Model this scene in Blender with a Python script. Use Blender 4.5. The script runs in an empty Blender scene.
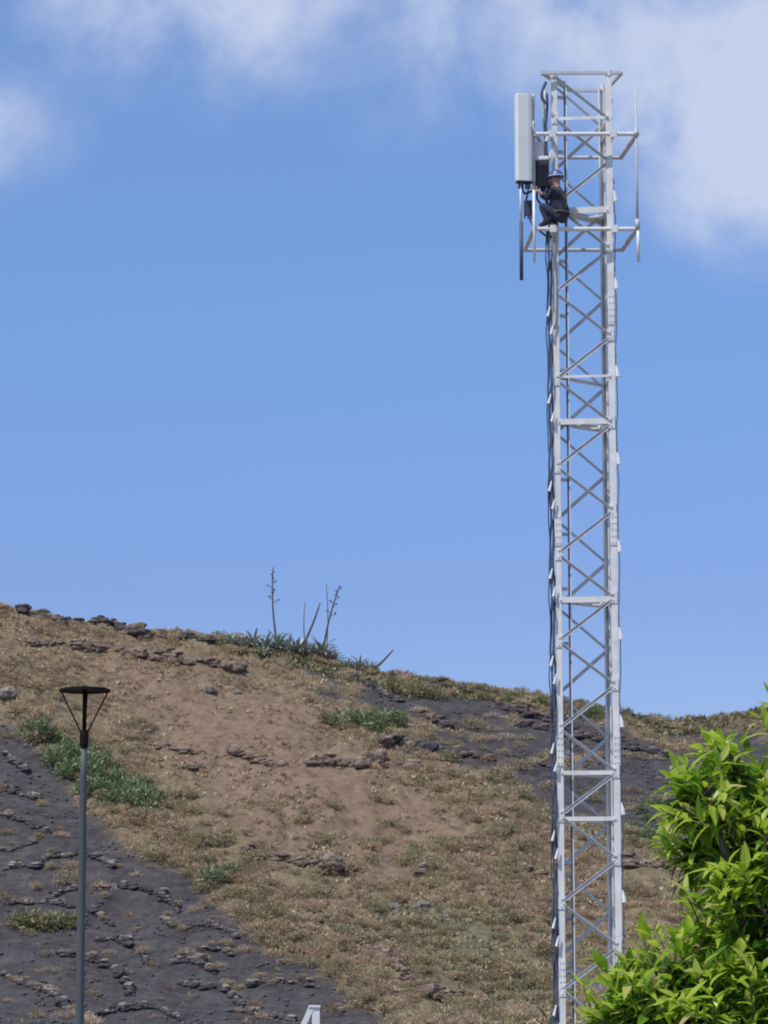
import bpy, bmesh, math, random
import numpy as np
from mathutils import Vector, Matrix, noise as mnoise

random.seed(7)
rng = np.random.default_rng(11)
S = bpy.context.scene
COL = S.collection
R = math.radians

# ------------------------------------------------------------------ camera, sky, sun, exposure
CAM = Vector((0, 0, 1.6)); F = 3000.0; PITCH = R(9.0)
cd = bpy.data.cameras.new('camera'); cam = bpy.data.objects.new('camera', cd); COL.objects.link(cam)
cd.sensor_fit = 'VERTICAL'; cd.sensor_height = 24.0; cd.lens = 24.0 * F / 1024.0
cd.clip_start = 0.1; cd.clip_end = 9000
cam.location = CAM; cam.rotation_euler = (R(90) + PITCH, 0, 0)
S.camera = cam
FW = Vector((0, math.cos(PITCH), math.sin(PITCH))); UP = Vector((0, -math.sin(PITCH), math.cos(PITCH)))

def ray(px, py):
    return (FW + Vector((1, 0, 0)) * ((px - 384) / F) + UP * ((512 - py) / F))
def at(px, py, Y):
    """world point seen at a photo position, at world distance Y"""
    d = ray(px, py); return CAM + d * (Y / d.y)
def zat(py, Y): return at(384, py, Y).z

SUN_EL, SUN_AZ = R(58), R(226)      # azimuth clockwise from +Y : behind the camera, to the left
sd = Vector((math.sin(SUN_AZ) * math.cos(SUN_EL), math.cos(SUN_AZ) * math.cos(SUN_EL), math.sin(SUN_EL)))
sl = bpy.data.lights.new('sun', 'SUN'); sl.energy = 3.7; sl.angle = R(0.53); sl.color = (1.0, 0.95, 0.88)
so = bpy.data.objects.new('sun', sl); COL.objects.link(so)
so.rotation_euler = sd.to_track_quat('Z', 'Y').to_euler(); so.location = (-20, -20, 60)

W = bpy.data.worlds.new('World'); S.world = W; W.use_nodes = True
nt = W.node_tree; N = nt.nodes; L = nt.links
for n in list(N): N.remove(n)
out = N.new('ShaderNodeOutputWorld'); bg = N.new('ShaderNodeBackground'); bg.inputs[1].default_value = 0.1
sky = N.new('ShaderNodeTexSky'); sky.sky_type = 'NISHITA'; sky.sun_disc = False
sky.sun_elevation = SUN_EL; sky.sun_rotation = SUN_AZ; sky.altitude = 50
sky.air_density = 1.0; sky.dust_density = 0.25; sky.ozone_density = 2.2
tc = N.new('ShaderNodeTexCoord')
def wmath(op, a=None, b=None, c=None, clamp=False):
    n = N.new('ShaderNodeMath'); n.operation = op; n.use_clamp = clamp
    for i, v in enumerate((a, b, c)):
        if v is None: continue
        if isinstance(v, (int, float)): n.inputs[i].default_value = v
        else: L.new(v, n.inputs[i])
    return n.outputs[0]
def wnoise(scale, detail, rough, dist=0.0, off=(0, 0, 0), sc=(1, 1, 1)):
    m = N.new('ShaderNodeMapping'); m.inputs['Location'].default_value = off; m.inputs['Scale'].default_value = sc
    L.new(tc.outputs['Generated'], m.inputs[0])
    n = N.new('ShaderNodeTexNoise'); n.inputs['Scale'].default_value = scale; n.inputs['Detail'].default_value = detail
    n.inputs['Roughness'].default_value = rough; n.inputs['Distortion'].default_value = dist
    L.new(m.outputs[0], n.inputs['Vector']); return n.outputs['Fac']
# cloud banks: soft masses standing at fixed directions of the sky (direction, half size, density)
banks = [((730, 60), 0.085, .8), ((840, 30), 0.10, .8), ((600, 10), 0.075, .56), ((470, -30), 0.075, .5), ((745, 175), 0.055, .5), ((560, 105), 0.04, .25),
         ((290, -10), 0.055, .5), ((120, -10), 0.055, .54), ((230, 50), .05, .3), ((-15, 125), 0.036, .55), ((50, 130), .028, .3), ((250, -90), 0.07, .85), ((400, 60), .05, .28), ((450, 90), .03, .2)]
tot = None
for (p, r, dn) in banks:
    d = ray(*p).normalized()
    s = N.new('ShaderNodeVectorMath'); s.operation = 'DISTANCE'
    L.new(tc.outputs['Generated'], s.inputs[0]); s.inputs[1].default_value = d
    mr = N.new('ShaderNodeMapRange'); mr.interpolation_type = 'SMOOTHSTEP'
    L.new(s.outputs['Value'], mr.inputs[0])
    mr.inputs[1].default_value = r; mr.inputs[2].default_value = r * 0.1; mr.inputs[3].default_value = 0; mr.inputs[4].default_value = dn
    tot = mr.outputs[0] if tot is None else wmath('MAXIMUM', wmath('MULTIPLY', wmath('ADD', tot, mr.outputs[0]), 0.62), wmath('MAXIMUM', tot, mr.outputs[0]))
n1 = wnoise(24, 10, 0.58, 0.25); n2 = wnoise(9, 5, 0.5, 0.2, (3, 1, 5), (1, 1, 2.0))
# the rest of the sky: broken clouds overhead and behind
sep = N.new('ShaderNodeSeparateXYZ'); L.new(tc.outputs['Generated'], sep.inputs[0])
high = N.new('ShaderNodeMapRange'); L.new(sep.outputs[2], high.inputs[0]); high.inputs[1].default_value = 0.34; high.inputs[2].default_value = 0.5
over = wmath('MULTIPLY', high.outputs[0], wmath('MULTIPLY', wnoise(3, 6, 0.5, 0.2, (7, 2, 1), (1, 1, 2)), 0.9))
tot = wmath('MAXIMUM', tot, over)
nz = wmath('ADD', wmath('MULTIPLY', n1, 2.3), wmath('MULTIPLY', n2, 1.1))
dens = wmath('SUBTRACT', wmath('ADD', wmath('MULTIPLY', tot, 1.2), wmath('MULTIPLY', wmath('SUBTRACT', nz, 1.72), wmath('MINIMUM', wmath('MULTIPLY', tot, 1.8), 1.0))), 0.16)
mrc = N.new('ShaderNodeMapRange'); mrc.interpolation_type = 'SMOOTHSTEP'; L.new(dens, mrc.inputs[0])
mrc.inputs[1].default_value = -0.12; mrc.inputs[2].default_value = 1.0; mrc.inputs[3].default_value = 0; mrc.inputs[4].default_value = 0.9
tint = N.new('ShaderNodeMix'); tint.data_type = 'RGBA'; tint.blend_type = 'MULTIPLY'; tint.inputs[0].default_value = 1
L.new(sky.outputs[0], tint.inputs[6])
sep0 = N.new('ShaderNodeSeparateXYZ'); L.new(tc.outputs['Generated'], sep0.inputs[0])
tr_ = N.new('ShaderNodeValToRGB'); L.new(sep0.outputs[2], tr_.inputs[0]); te = tr_.color_ramp.elements
te[0].position = .127; te[0].color = (.363, .402, .60, 1); te[1].position = .225; te[1].color = (.445, .53, .71, 1)
_e3 = te.new(.32); _e3.color = (.555, .62, .77, 1)
tm = N.new('ShaderNodeVectorMath'); tm.operation = 'SCALE'; tm.inputs[3].default_value = 2.0; L.new(tr_.outputs[0], tm.inputs[0]); L.new(tm.outputs[0], tint.inputs[7])
cc = N.new('ShaderNodeMix'); cc.data_type = 'RGBA'
L.new(mrc.outputs[0], cc.inputs[0]); L.new(tint.outputs[2], cc.inputs[6])
cc.inputs[7].default_value = (6.0, 6.7, 8.6, 1)
L.new(cc.outputs[2], bg.inputs[0]); L.new(bg.outputs[0], out.inputs[0])

S.render.engine = 'CYCLES'
S.view_settings.view_transform = 'Standard'; S.view_settings.look = 'None'
S.view_settings.gamma = 1; S.view_settings.exposure = 0.0; S.view_settings.use_curve_mapping = False
S.cycles.filter_width = 2.0
S.render.resolution_x = 768; S.render.resolution_y = 1024

# ------------------------------------------------------------------ helpers
def rgb(c): return (c[0], c[1], c[2], 1)
def mat(name, color, rough=0.6, metal=0.0, noise_sc=None, noise_amt=0.15, bump=0.0, color2=None, coords='Object', spec=0.5, transl=0.0):
    m = bpy.data.materials.new(name); m.use_nodes = True
    t = m.node_tree; b = t.nodes['Principled BSDF']
    b.inputs['Roughness'].default_value = rough; b.inputs['Metallic'].default_value = metal
    b.inputs['Specular IOR Level'].default_value = spec
    b.inputs['Base Color'].default_value = rgb(color)
    if noise_sc:
        co = t.nodes.new('ShaderNodeTexCoord'); n = t.nodes.new('ShaderNodeTexNoise')
        n.inputs['Scale'].default_value = noise_sc; n.inputs['Detail'].default_value = 6; n.inputs['Roughness'].default_value = 0.65
        t.links.new(co.outputs[coords], n.inputs['Vector'])
        r = t.nodes.new('ShaderNodeValToRGB')
        c2 = color2 or tuple(max(0, c * (1 - noise_amt * 2)) for c in color)
        r.color_ramp.elements[0].color = rgb(c2); r.color_ramp.elements[1].color = rgb(color)
        r.color_ramp.elements[0].position = 0.35; r.color_ramp.elements[1].position = 0.62
        t.links.new(n.outputs['Fac'], r.inputs[0]); t.links.new(r.outputs[0], b.inputs['Base Color'])
        if bump:
            bp = t.nodes.new('ShaderNodeBump'); bp.inputs['Strength'].default_value = bump; bp.inputs['Distance'].default_value = 0.02
            t.links.new(n.outputs['Fac'], bp.inputs['Height']); t.links.new(bp.outputs[0], b.inputs['Normal'])
    return m

def foliage_mat(name, cols, transl=0.25, rough=0.5, spec=0.3):
    """colour by the 'age' value stored on each leaf; thin, lets some light through"""
    m = bpy.data.materials.new(name); m.use_nodes = True
    t = m.node_tree; b = t.nodes['Principled BSDF']; o = t.nodes['Material Output']
    a = t.nodes.new('ShaderNodeAttribute'); a.attribute_name = 'age'
    r = t.nodes.new('ShaderNodeValToRGB'); els = r.color_ramp.elements
    while len(els) < len(cols): els.new(0.5)
    for i, c in enumerate(cols):
        els[i].position = i / (len(cols) - 1); els[i].color = rgb(c)
    t.links.new(a.outputs['Fac'], r.inputs[0]); t.links.new(r.outputs[0], b.inputs['Base Color'])
    b.inputs['Roughness'].default_value = rough; b.inputs['Specular IOR Level'].default_value = spec
    tr = t.nodes.new('ShaderNodeBsdfTranslucent'); t.links.new(r.outputs[0], tr.inputs[0])
    mx = t.nodes.new('ShaderNodeMixShader'); mx.inputs[0].default_value = transl
    t.links.new(b.outputs[0], mx.inputs[1]); t.links.new(tr.outputs[0], mx.inputs[2]); t.links.new(mx.outputs[0], o.inputs[0])
    return m

class MB:
    def __init__(s): s.v = []; s.f = []; s.age = []; s.mi = []
    def add(s, vs, fs, age=0.5, mi=0):
        o = len(s.v); s.v += [tuple(v) for v in vs]; s.f += [tuple(i + o for i in f) for f in fs]
        s.age += [age] * len(vs); s.mi += [mi] * len(fs)
    def tube(s, pts, r, seg=8, cap=True, mi=0, age=0.5):
        pts = [Vector(p) for p in pts]; rs = r if isinstance(r, (list, tuple)) else [r] * len(pts)
        vs = []; fs = []; prev = None
        for i, p in enumerate(pts):
            d = (pts[min(i + 1, len(pts) - 1)] - pts[max(i - 1, 0)]).normalized()
            if prev is None:
                a = Vector((0, 0, 1)) if abs(d.z) < .9 else Vector((1, 0, 0)); n = d.cross(a).normalized()
            else: n = (prev - d * prev.dot(d)).normalized()
            prev = n; b = d.cross(n)
            for k in range(seg):
                t = 2 * math.pi * k / seg; vs.append(p + (n * math.cos(t) + b * math.sin(t)) * rs[i])
        for i in range(len(pts) - 1):
            for k in range(seg):
                a = i * seg + k; c = i * seg + (k + 1) % seg; fs.append((a, c, c + seg, a + seg))
        if cap: fs.append(tuple(range(seg - 1, -1, -1))); fs.append(tuple((len(pts) - 1) * seg + k for k in range(seg)))
        s.add(vs, fs, age, mi)
    def bar(s, p0, p1, side, w, h, mi=0, off=0.0, bev=0.0):
        """rectangular bar from p0 to p1; w measured along `side`, h along the third axis"""
        p0 = Vector(p0); p1 = Vector(p1); d = (p1 - p0).normalized(); sd_ = Vector(side); sd_ = (sd_ - d * sd_.dot(d)).normalized(); n = d.cross(sd_)
        vs = []
        for p in (p0, p1):
            for (a, b) in ((-1, -1), (1, -1), (1, 1), (-1, 1)): vs.append(p + sd_ * (a * w / 2) + n * (b * h / 2 + off))
        s.add(vs, [(3, 2, 1, 0), (4, 5, 6, 7), (0, 1, 5, 4), (1, 2, 6, 5), (2, 3, 7, 6), (3, 0, 4, 7)], mi=mi)
    def box(s, c, dx, dy, dz, rot=0.0, mi=0, bev=0.12):
        """box with chamfered vertical edges"""
        c = Vector(c); b = min(dx, dy) * bev; vs = []
        prof = [(-dx / 2 + b, -dy / 2), (dx / 2 - b, -dy / 2), (dx / 2, -dy / 2 + b), (dx / 2, dy / 2 - b), (dx / 2 - b, dy / 2), (-dx / 2 + b, dy / 2), (-dx / 2, dy / 2 - b), (-dx / 2, -dy / 2 + b)]
        cs, sn = math.cos(rot), math.sin(rot); lv = ((-dz / 2, .9), (-dz / 2 + b * .5, 1), (dz / 2 - b * .5, 1), (dz / 2, .9))
        for z, k in lv:
            for x, y in prof: x *= k; y *= k; vs.append((c.x + x * cs - y * sn, c.y + x * sn + y * cs, c.z + z))
        fs = [tuple(range(7, -1, -1)), tuple(24 + k for k in range(8))]
        for i in range(3):
            for k in range(8): fs.append((i * 8 + k, i * 8 + (k + 1) % 8, i * 8 + 8 + (k + 1) % 8, i * 8 + 8 + k))
        s.add(vs, fs, mi=mi)
    def disc(s, c, r, t, seg=32, r2=None, mi=0):
        r2 = r2 or r; c = Vector(c); vs = []
        for z, q in ((0, r2), (t, r)):
            for k in range(seg): a = 2 * math.pi * k / seg; vs.append(c + Vector((q * math.cos(a), q * math.sin(a), z)))
        fs = [tuple(range(seg - 1, -1, -1)), tuple(seg + k for k in range(seg))] + [(k, (k + 1) % seg, seg + (k + 1) % seg, seg + k) for k in range(seg)]
        s.add(vs, fs, mi=mi)
    def stone(s, c, r, rnd, flat=0.7, rot=0.0, mi=0, lng=1.0):
        vs, fs = ICO[1]; off = Vector((rnd.random() * 50, rnd.random() * 50, rnd.random() * 50)); o = []
        sx, sy, sz = rnd.uniform(.75, 1.3) * lng, rnd.uniform(.7, 1.1), rnd.uniform(.7, 1.05) * flat
        cs, sn = math.cos(rot), math.sin(rot)
        for v in vs:
            q = v * (1 + 0.45 * mnoise.noise(v * 1.3 + off)); x, y, z = q.x * sx * r, q.y * sy * r, q.z * sz * r
            o.append((c[0] + x * cs - y * sn, c[1] + x * sn + y * cs, c[2] + z))
        s.add(o, fs, age=rnd.random(), mi=mi)
    def build(s, name, mats, parent=None, smooth=False, origin=None):
        me = bpy.data.meshes.new(name)
        v = s.v
        if origin is not None: v = [(a - origin[0], b - origin[1], c - origin[2]) for a, b, c in v]
        me.from_pydata(v, [], s.f); mats = mats if isinstance(mats, (list, tuple)) else [mats]
        for m in mats: me.materials.append(m)
        if len(mats) > 1: me.polygons.foreach_set('material_index', s.mi)
        at_ = me.attributes.new('age', 'FLOAT', 'POINT'); at_.data.foreach_set('value', s.age)
        if smooth: me.polygons.foreach_set('use_smooth', [True] * len(me.polygons))
        me.update()
        o = bpy.data.objects.new(name, me); COL.objects.link(o)
        if origin is not None: o.location = origin
        if parent is not None: o.parent = parent
        return o
def _ico(n):
    b = bmesh.new(); bmesh.ops.create_icosphere(b, subdivisions=n, radius=1)
    r = ([v.co.copy() for v in b.verts], [tuple(v.index for v in f.verts) for f in b.faces]); b.free(); return r
ICO = [None, _ico(2), _ico(3)]

def tag(o, label=None, cat=None, group=None, kind=None):
    if label: o['label'] = label
    if cat: o['category'] = cat
    if group: o['group'] = group
    if kind: o['kind'] = kind
    return o
def thing(name, label, cat, loc=(0, 0, 0), group=None):
    o = bpy.data.objects.new(name, None); COL.objects.link(o); o.location = loc; o.empty_display_size = .2
    return tag(o, label, cat, group)
def kid(mb, name, mats, root, smooth=False):
    """build a part whose vertices are in world coordinates under a thing that stands at root.location"""
    o = mb.build(name, mats, root, smooth); o.matrix_parent_inverse = Matrix.Identity(4)
    me = o.data; off = -Vector(root.location)
    me.transform(Matrix.Translation(off)); return o
def copy_tree(o, parent=None):
    c = o.copy(); COL.objects.link(c); c.parent = parent
    for ch in o.children: copy_tree(ch, c)
    return c

# ------------------------------------------------------------------ terrain
def vnoise(x, y, seed=0):
    xi = np.floor(x).astype(np.int64); yi = np.floor(y).astype(np.int64); fx = x - xi; fy = y - yi
    fx = fx * fx * (3 - 2 * fx); fy = fy * fy * (3 - 2 * fy)
    def h(a, b):
        n = (a * 374761393 + b * 668265263 + seed * 1442695041) & 0xffffffff
        n = ((n ^ (n >> 13)) * 1274126177) & 0xffffffff
        return ((n ^ (n >> 16)) & 0xffffff) / float(0xffffff)
    return (h(xi, yi) * (1 - fx) + h(xi + 1, yi) * fx) * (1 - fy) + (h(xi, yi + 1) * (1 - fx) + h(xi + 1, yi + 1) * fx) * fy - 0.5
def fbm(x, y, oct_=4, seed=0, g=0.5):
    a = 1.0; s = 0 * x
    for i in range(oct_): s = s + a * vnoise(x, y, seed + i * 17); x = x * 2.03 + 5.1; y = y * 2.03 + 2.7; a *= g
    return s
RYC = 0.0
RX = np.array([-2500, -1200, -600, -200, 0, 30, 60, 130, 215, 300, 380, 450, 520, 600, 660, 700, 740, 800, 900, 1100, 1500, 2500], float)
RY = np.array([985, 760, 640, 604, 618, 619, 625, 634, 645, 660, 678, 690, 697, 712, 721, 721, 716, 711, 712, 745, 900, 990], float)
D1, D0 = 215.0, 137.0
def ss(t): t = np.clip(t, 0, 1); return t * t * (3 - 2 * t)
def project(x, y, z):
    zz = z - CAM.z; d = y * math.cos(PITCH) + zz * math.sin(PITCH); u = -y * math.sin(PITCH) + zz * math.cos(PITCH)
    d = np.maximum(d, 1e-3)
    return 384 + F * x / d, 512 - F * u / d
def base_h(x, y):
    px = 384 + F * x / D1
    yr = np.interp(px, RX, RY + RYC); el = PITCH + np.arctan((512 - yr) / F)
    zr = 1.6 + np.tan(el) * D1 + 0.25
    wig = 2.5 * fbm(x / 30, y / 60 + 3, 2, 5)
    t = (y + wig - D0) / (D1 - D0)
    g = np.where(t < 0, 0, np.where(t < .12, (t * t) / .24, t - .06))       # soft foot, straight flank
    crest = 0.94 - .5 * .08
    g = np.where(t > 0.92, 0.86 + ss((t - 0.92) / .3) * .07 * 1.0, g)
    # beyond the crest the ground falls away gently
    fall = np.where(t > 1.1, (t - 1.1) * 0.55, 0)
    z = zr * np.clip(g / 0.93 - fall, 0, None)
    # a second hill beyond on the right
    z2 = 27.0 * np.exp(-((x - 60) ** 2) / (2 * 60 ** 2) - ((y - 345) ** 2) / (2 * 55 ** 2))
    return np.maximum(z, z2) - 0.0
for _it in range(4):               # raise the crest line until its skyline stands where the ridge does
    _e = np.zeros(len(RX))
    for _i, _px in enumerate(RX):
        _ys = np.linspace(180, 240, 240); _xs = (_px - 384) / F * _ys * 1.004
        _p = project(_xs, _ys, base_h(_xs, _ys))[1].min(); _e[_i] = RY[_i] - _p if -600 < _px < 1500 else 0
    RYC = RYC + _e
def hill_part(y): return ss((y - 131) / 12)
def detail(x, y, lap):
    k = hill_part(y)
    d = 1.1 * fbm(x / 14, y / 14, 3, 21) + 0.35 * fbm(x / 3.0, y / 3.0, 3, 33) * (1 - .7 * lap)
    d = d + (0.42 * fbm(x / .9, y / .9, 3, 44, .6)) * (1 - .75 * lap)
    # terraces : risers of old field steps across the brown slope
    return d * k
LAP1 = [(-900, 560), (-300, 640), (0, 722), (20, 743), (52, 766), (81, 797), (110, 822), (140, 839), (189, 873), (204, 894), (239, 920), (275, 950), (307, 972), (340, 992), (369, 1015), (400, 1040), (400, 1400), (-2500, 1400), (-2500, 800)]
LAP2 = [(292, 664), (350, 677), (402, 694), (465, 699), (507, 709), (560, 717), (610, 722), (650, 731), (720, 738), (800, 750), (1000, 800), (1000, 850), (800, 850), (690, 838), (640, 826), (610, 800), (565, 808), (520, 785), (470, 778), (440, 770), (405, 752), (428, 726), (370, 706), (320, 688)]
RED = [(20, 628), (130, 648), (250, 664), (300, 700), (350, 735), (430, 785), (470, 830), (420, 870), (320, 860), (230, 815), (150, 742), (90, 690), (30, 650)]
RED2 = [(470, 860), (560, 850), (620, 870), (700, 890), (700, 1000), (560, 990), (480, 930)]
GRN = [(370, 890), (470, 900), (560, 960), (560, 1030), (470, 1030), (400, 960)]
GRN2 = [(520, 790), (700, 800), (700, 850), (560, 850)]
FARG = [(640, 716), (700, 718), (800, 700), (1100, 660), (1100, 760), (800, 752), (700, 744)]
def inpoly(px, py, poly):
    r = np.zeros(px.shape, bool); n = len(poly); j = n - 1
    for i in range(n):
        xi, yi = poly[i]; xj, yj = poly[j]
        c = ((yi > py) != (yj > py)) & (px < (xj - xi) * (py - yi) / (yj - yi + 1e-9) + xi); r ^= c; j = i
    return r
def masks(x, y):
    z = base_h(x, y); px, py = project(x, y, z)
    jx = 26 * fbm(x / 3.5, y / 3.5, 4, 71); jy = 22 * fbm(x / 3.5, y / 3.5, 4, 93)
    a = px + jx; b = py + jy
    l1 = inpoly(px + jx * 1.1, py + jy * .9, LAP1) & (y < 260); l2 = inpoly(a, b, LAP2) & (y < 260)
    l2 = l2 & ~((fbm(x / 2.2, y / 4.0, 3, 55) > 0.27))
    a2 = px + 2.2 * jx; b2 = py + 2.2 * jy
    return (l1 | l2), inpoly(a2, b2, RED), (inpoly(a2, b2, GRN) | inpoly(a2, b2, GRN2) | inpoly(a2, b2, FARG))
PIT = None
def height(x, y):
    x = np.asarray(x, float); y = np.asarray(y, float)
    lap, _, _ = masks(x, y)
    z = base_h(x, y) + detail(x, y, lap.astype(float))
    if PIT is not None:
        for (cx, cy, r, dp) in PIT:
            d = np.hypot(x - cx, (y - cy)); q = np.clip(1 - (d / r) ** 2, 0, 1); zc = PITZ[(cx, cy)]
            z = z * (1 - ss(q * 1.6)) + (zc - dp * q + (y - cy) * .22) * ss(q * 1.6)
    # gentle waves of the open ground
    return z + 0.05 * fbm(x / 6, y / 6, 3, 12) * (y > 60)
def hit(px, py, y0=128, y1=300):
    d = ray(px, py); ys = np.linspace(y0, y1, 1200); t = ys / d.y
    X = CAM.x + d.x * t; Z = CAM.z + d.z * t; H = height(X, ys); k = np.where(H >= Z)[0]
    if len(k) == 0: return None
    i = k[0]
    if i == 0: return Vector((X[0], ys[0], H[0]))
    a = (Z[i - 1] - H[i - 1]); b = (H[i] - Z[i]); w = a / (a + b + 1e-9)
    y = ys[i - 1] + (ys[i] - ys[i - 1]) * w; x = CAM.x + d.x * y / d.y
    return Vector((x, y, float(height(np.array([x]), np.array([y]))[0])))
def gz(x, y): return float(height(np.array([x]), np.array([y]))[0])
p = hit(136, 905); PITZ = {(p.x, p.y): p.z}; _pit = [(p.x, p.y, 2.35, 0.75)]; PIT = _pit

def grid(name, xs, ys, material):
    X, Y = np.meshgrid(xs, ys); Z = height(X.ravel(), Y.ravel()).reshape(X.shape)
    nx, ny = len(xs), len(ys); co = np.stack([X, Y, Z], -1).reshape(-1, 3).astype(np.float32)
    me = bpy.data.meshes.new(name); me.vertices.add(nx * ny); me.vertices.foreach_set('co', co.ravel())
    i = (np.arange(ny - 1)[:, None] * nx + np.arange(nx - 1)[None, :]).ravel()
    q = np.stack([i, i + 1, i + nx + 1, i + nx], -1).astype(np.int32); nf = len(q)
    me.loops.add(nf * 4); me.loops.foreach_set('vertex_index', q.ravel())
    me.polygons.add(nf); me.polygons.foreach_set('loop_start', np.arange(nf, dtype=np.int32) * 4)
    me.polygons.foreach_set('use_smooth', np.ones(nf, bool))
    me.update(calc_edges=True)
    acc = np.zeros((3, X.size)); jr = np.random.default_rng(4)
    for k in range(7):
        a_ = jr.normal(0, 1, X.size); b_ = jr.normal(0, 1, X.size); a2_ = 2 * math.pi * k / 6; rr_ = 0 if k == 0 else 1
        ml = masks(X.ravel() + .22 * a_ + .2 * rr_ * math.cos(a2_), Y.ravel() + .4 * b_ + .4 * rr_ * math.sin(a2_)); mg = masks(X.ravel() + 1.2 * rr_ * math.cos(a2_) + .6 * a_, Y.ravel() + 2.5 * rr_ * math.sin(a2_) + 1.2 * b_)
        acc += np.stack([ml[0], mg[1], mg[2]])
    l, r_, g_ = acc / 7
    c = np.stack([l, r_, g_, np.ones(l.shape)], -1).astype(np.float32)
    ca = me.color_attributes.new('soil', 'FLOAT_COLOR', 'POINT'); ca.data.foreach_set('color', c.ravel())
    me.materials.append(material); o = bpy.data.objects.new(name, me); COL.objects.link(o); return tag(o, kind='structure')

def soil_material():
    m = bpy.data.materials.new('volcanic_soil'); m.use_nodes = True; t = m.node_tree; b = t.nodes['Principled BSDF']
    b.inputs['Roughness'].default_value = 0.95; b.inputs['Specular IOR Level'].default_value = 0.15
    co = t.nodes.new('ShaderNodeTexCoord')
    def nz(sc, det=6, ro=.6, scale=(1, 1, 1)):
        mp = t.nodes.new('ShaderNodeMapping'); mp.inputs['Scale'].default_value = scale; t.links.new(co.outputs['Object'], mp.inputs[0])
        n = t.nodes.new('ShaderNodeTexNoise'); n.inputs['Scale'].default_value = sc; n.inputs['Detail'].default_value = det; n.inputs['Roughness'].default_value = ro
        t.links.new(mp.outputs[0], n.inputs['Vector']); return n.outputs['Fac']
    def ramp(f, stops):
        r = t.nodes.new('ShaderNodeValToRGB'); e = r.color_ramp.elements
        while len(e) < len(stops): e.new(.5)
        for i, (p_, c) in enumerate(stops): e[i].position = p_; e[i].color = rgb(c)
        t.links.new(f, r.inputs[0]); return r.outputs[0]
    def mix(f, a, b_, blend='MIX'):
        n = t.nodes.new('ShaderNodeMix'); n.data_type = 'RGBA'; n.blend_type = blend
        if isinstance(f, float): n.inputs[0].default_value = f
        else: t.links.new(f, n.inputs[0])
        t.links.new(a, n.inputs[6]); t.links.new(b_, n.inputs[7]); return n.outputs[2]
    at_ = t.nodes.new('ShaderNodeAttribute'); at_.attribute_name = 'soil'
    sp = t.nodes.new('ShaderNodeSeparateColor'); t.links.new(at_.outputs['Color'], sp.inputs[0])
    fine = nz(1.5, 10, .78); mid = nz(.5, 5, .6); streak = nz(.9, 6, .6, (1, .35, 1))
    tan = ramp(fine, [(.36, (0.088, 0.065, 0.041)), (.5, (0.194, 0.152, 0.095)), (.62, (0.314, 0.253, 0.167))])
    tan2 = ramp(streak, [(.38, (0.114, 0.098, 0.055)), (.6, (0.228, 0.179, 0.114))])
    tan = mix(mid, tan, tan2)
    red = ramp(fine, [(.36, (0.123, 0.086, 0.059)), (.5, (0.219, 0.154, 0.108)), (.64, (0.314, 0.230, 0.163))])
    red2 = ramp(streak, [(.35, (0.166, 0.115, 0.080)), (.6, (0.246, 0.177, 0.123))]); red = mix(.5, red, red2)
    grn = ramp(fine, [(.36, (0.068, 0.068, 0.041)), (.5, (0.138, 0.130, 0.083)), (.64, (0.227, 0.198, 0.134))])
    lap = ramp(fine, [(.36, (0.036, 0.033, 0.036)), (.5, (0.068, 0.062, 0.065)), (.63, (0.129, 0.117, 0.110))])
    lap = mix(.4, lap, ramp(mid, [(.38, (0.040, 0.037, 0.040)), (.6, (0.097, 0.089, 0.090))]))
    c = mix(sp.outputs[1], tan, red); c = mix(sp.outputs[2], c, grn); c = mix(sp.outputs[0], c, lap)
    t.links.new(c, b.inputs['Base Color'])
    bp = t.nodes.new('ShaderNodeBump'); bp.inputs['Strength'].default_value = .9; bp.inputs['Distance'].default_value = .16
    t.links.new(nz(3.0, 8, .7), bp.inputs['Height']); t.links.new(bp.outputs[0], b.inputs['Normal'])
    return m
SOIL = soil_material()
def geo(a, b, n): return a * (b / a) ** np.linspace(0, 1, n)
xf = np.arange(-33, 33.01, 0.15); xo = 33 + geo(.5, 2500, 60)
yf = np.arange(132, 226, 0.17); yb = 226 + geo(.3, 2500, 90)
grid('hillside', np.concatenate([-xo[::-1], xf, xo]), np.concatenate([np.linspace(120, 131.8, 40), yf, yb]), SOIL)
xs = np.concatenate([-geo(1, 2500, 70)[::-1], [0], geo(1, 2500, 70)])
gm = mat('dusty_ground', (.24, .2, .15), .95, noise_sc=.8, noise_amt=.2, bump=.4)
grid('ground', xs, np.concatenate([-geo(1, 1500, 50)[::-1], np.linspace(0, 120, 120)]), gm)

# ------------------------------------------------------------------ stones, walls and ledges on the hillside
M_BASALT = mat('dark_basalt', (.075, .068, .07), .9, noise_sc=3, noise_amt=.3, bump=.5, color2=(.03, .028, .03))
M_ROCK = mat('brown_rock', (.22, .155, .115), .9, noise_sc=2.5, noise_amt=.3, bump=.5, color2=(.06, .04, .03))
M_BROWNPALE = mat('pale_brown_rock', (.30, .235, .185), .9, noise_sc=3, noise_amt=.3, bump=.5, color2=(.13, .09, .07))
M_PALE = mat('lichened_rock', (.27, .235, .20), .9, noise_sc=3, noise_amt=.3, bump=.5, color2=(.10, .085, .08))
def sized(px_len, P): return px_len * (P - CAM).length / F
def polyline_hits(pts, step):
    out_ = []
    for (a, b) in zip(pts[:-1], pts[1:]):
        n = max(1, int(math.dist(a, b) / step))
        for i in range(n): out_.append((a[0] + (b[0] - a[0]) * i / n, a[1] + (b[1] - a[1]) * i / n))
    out_.append(pts[-1]); return out_
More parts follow.
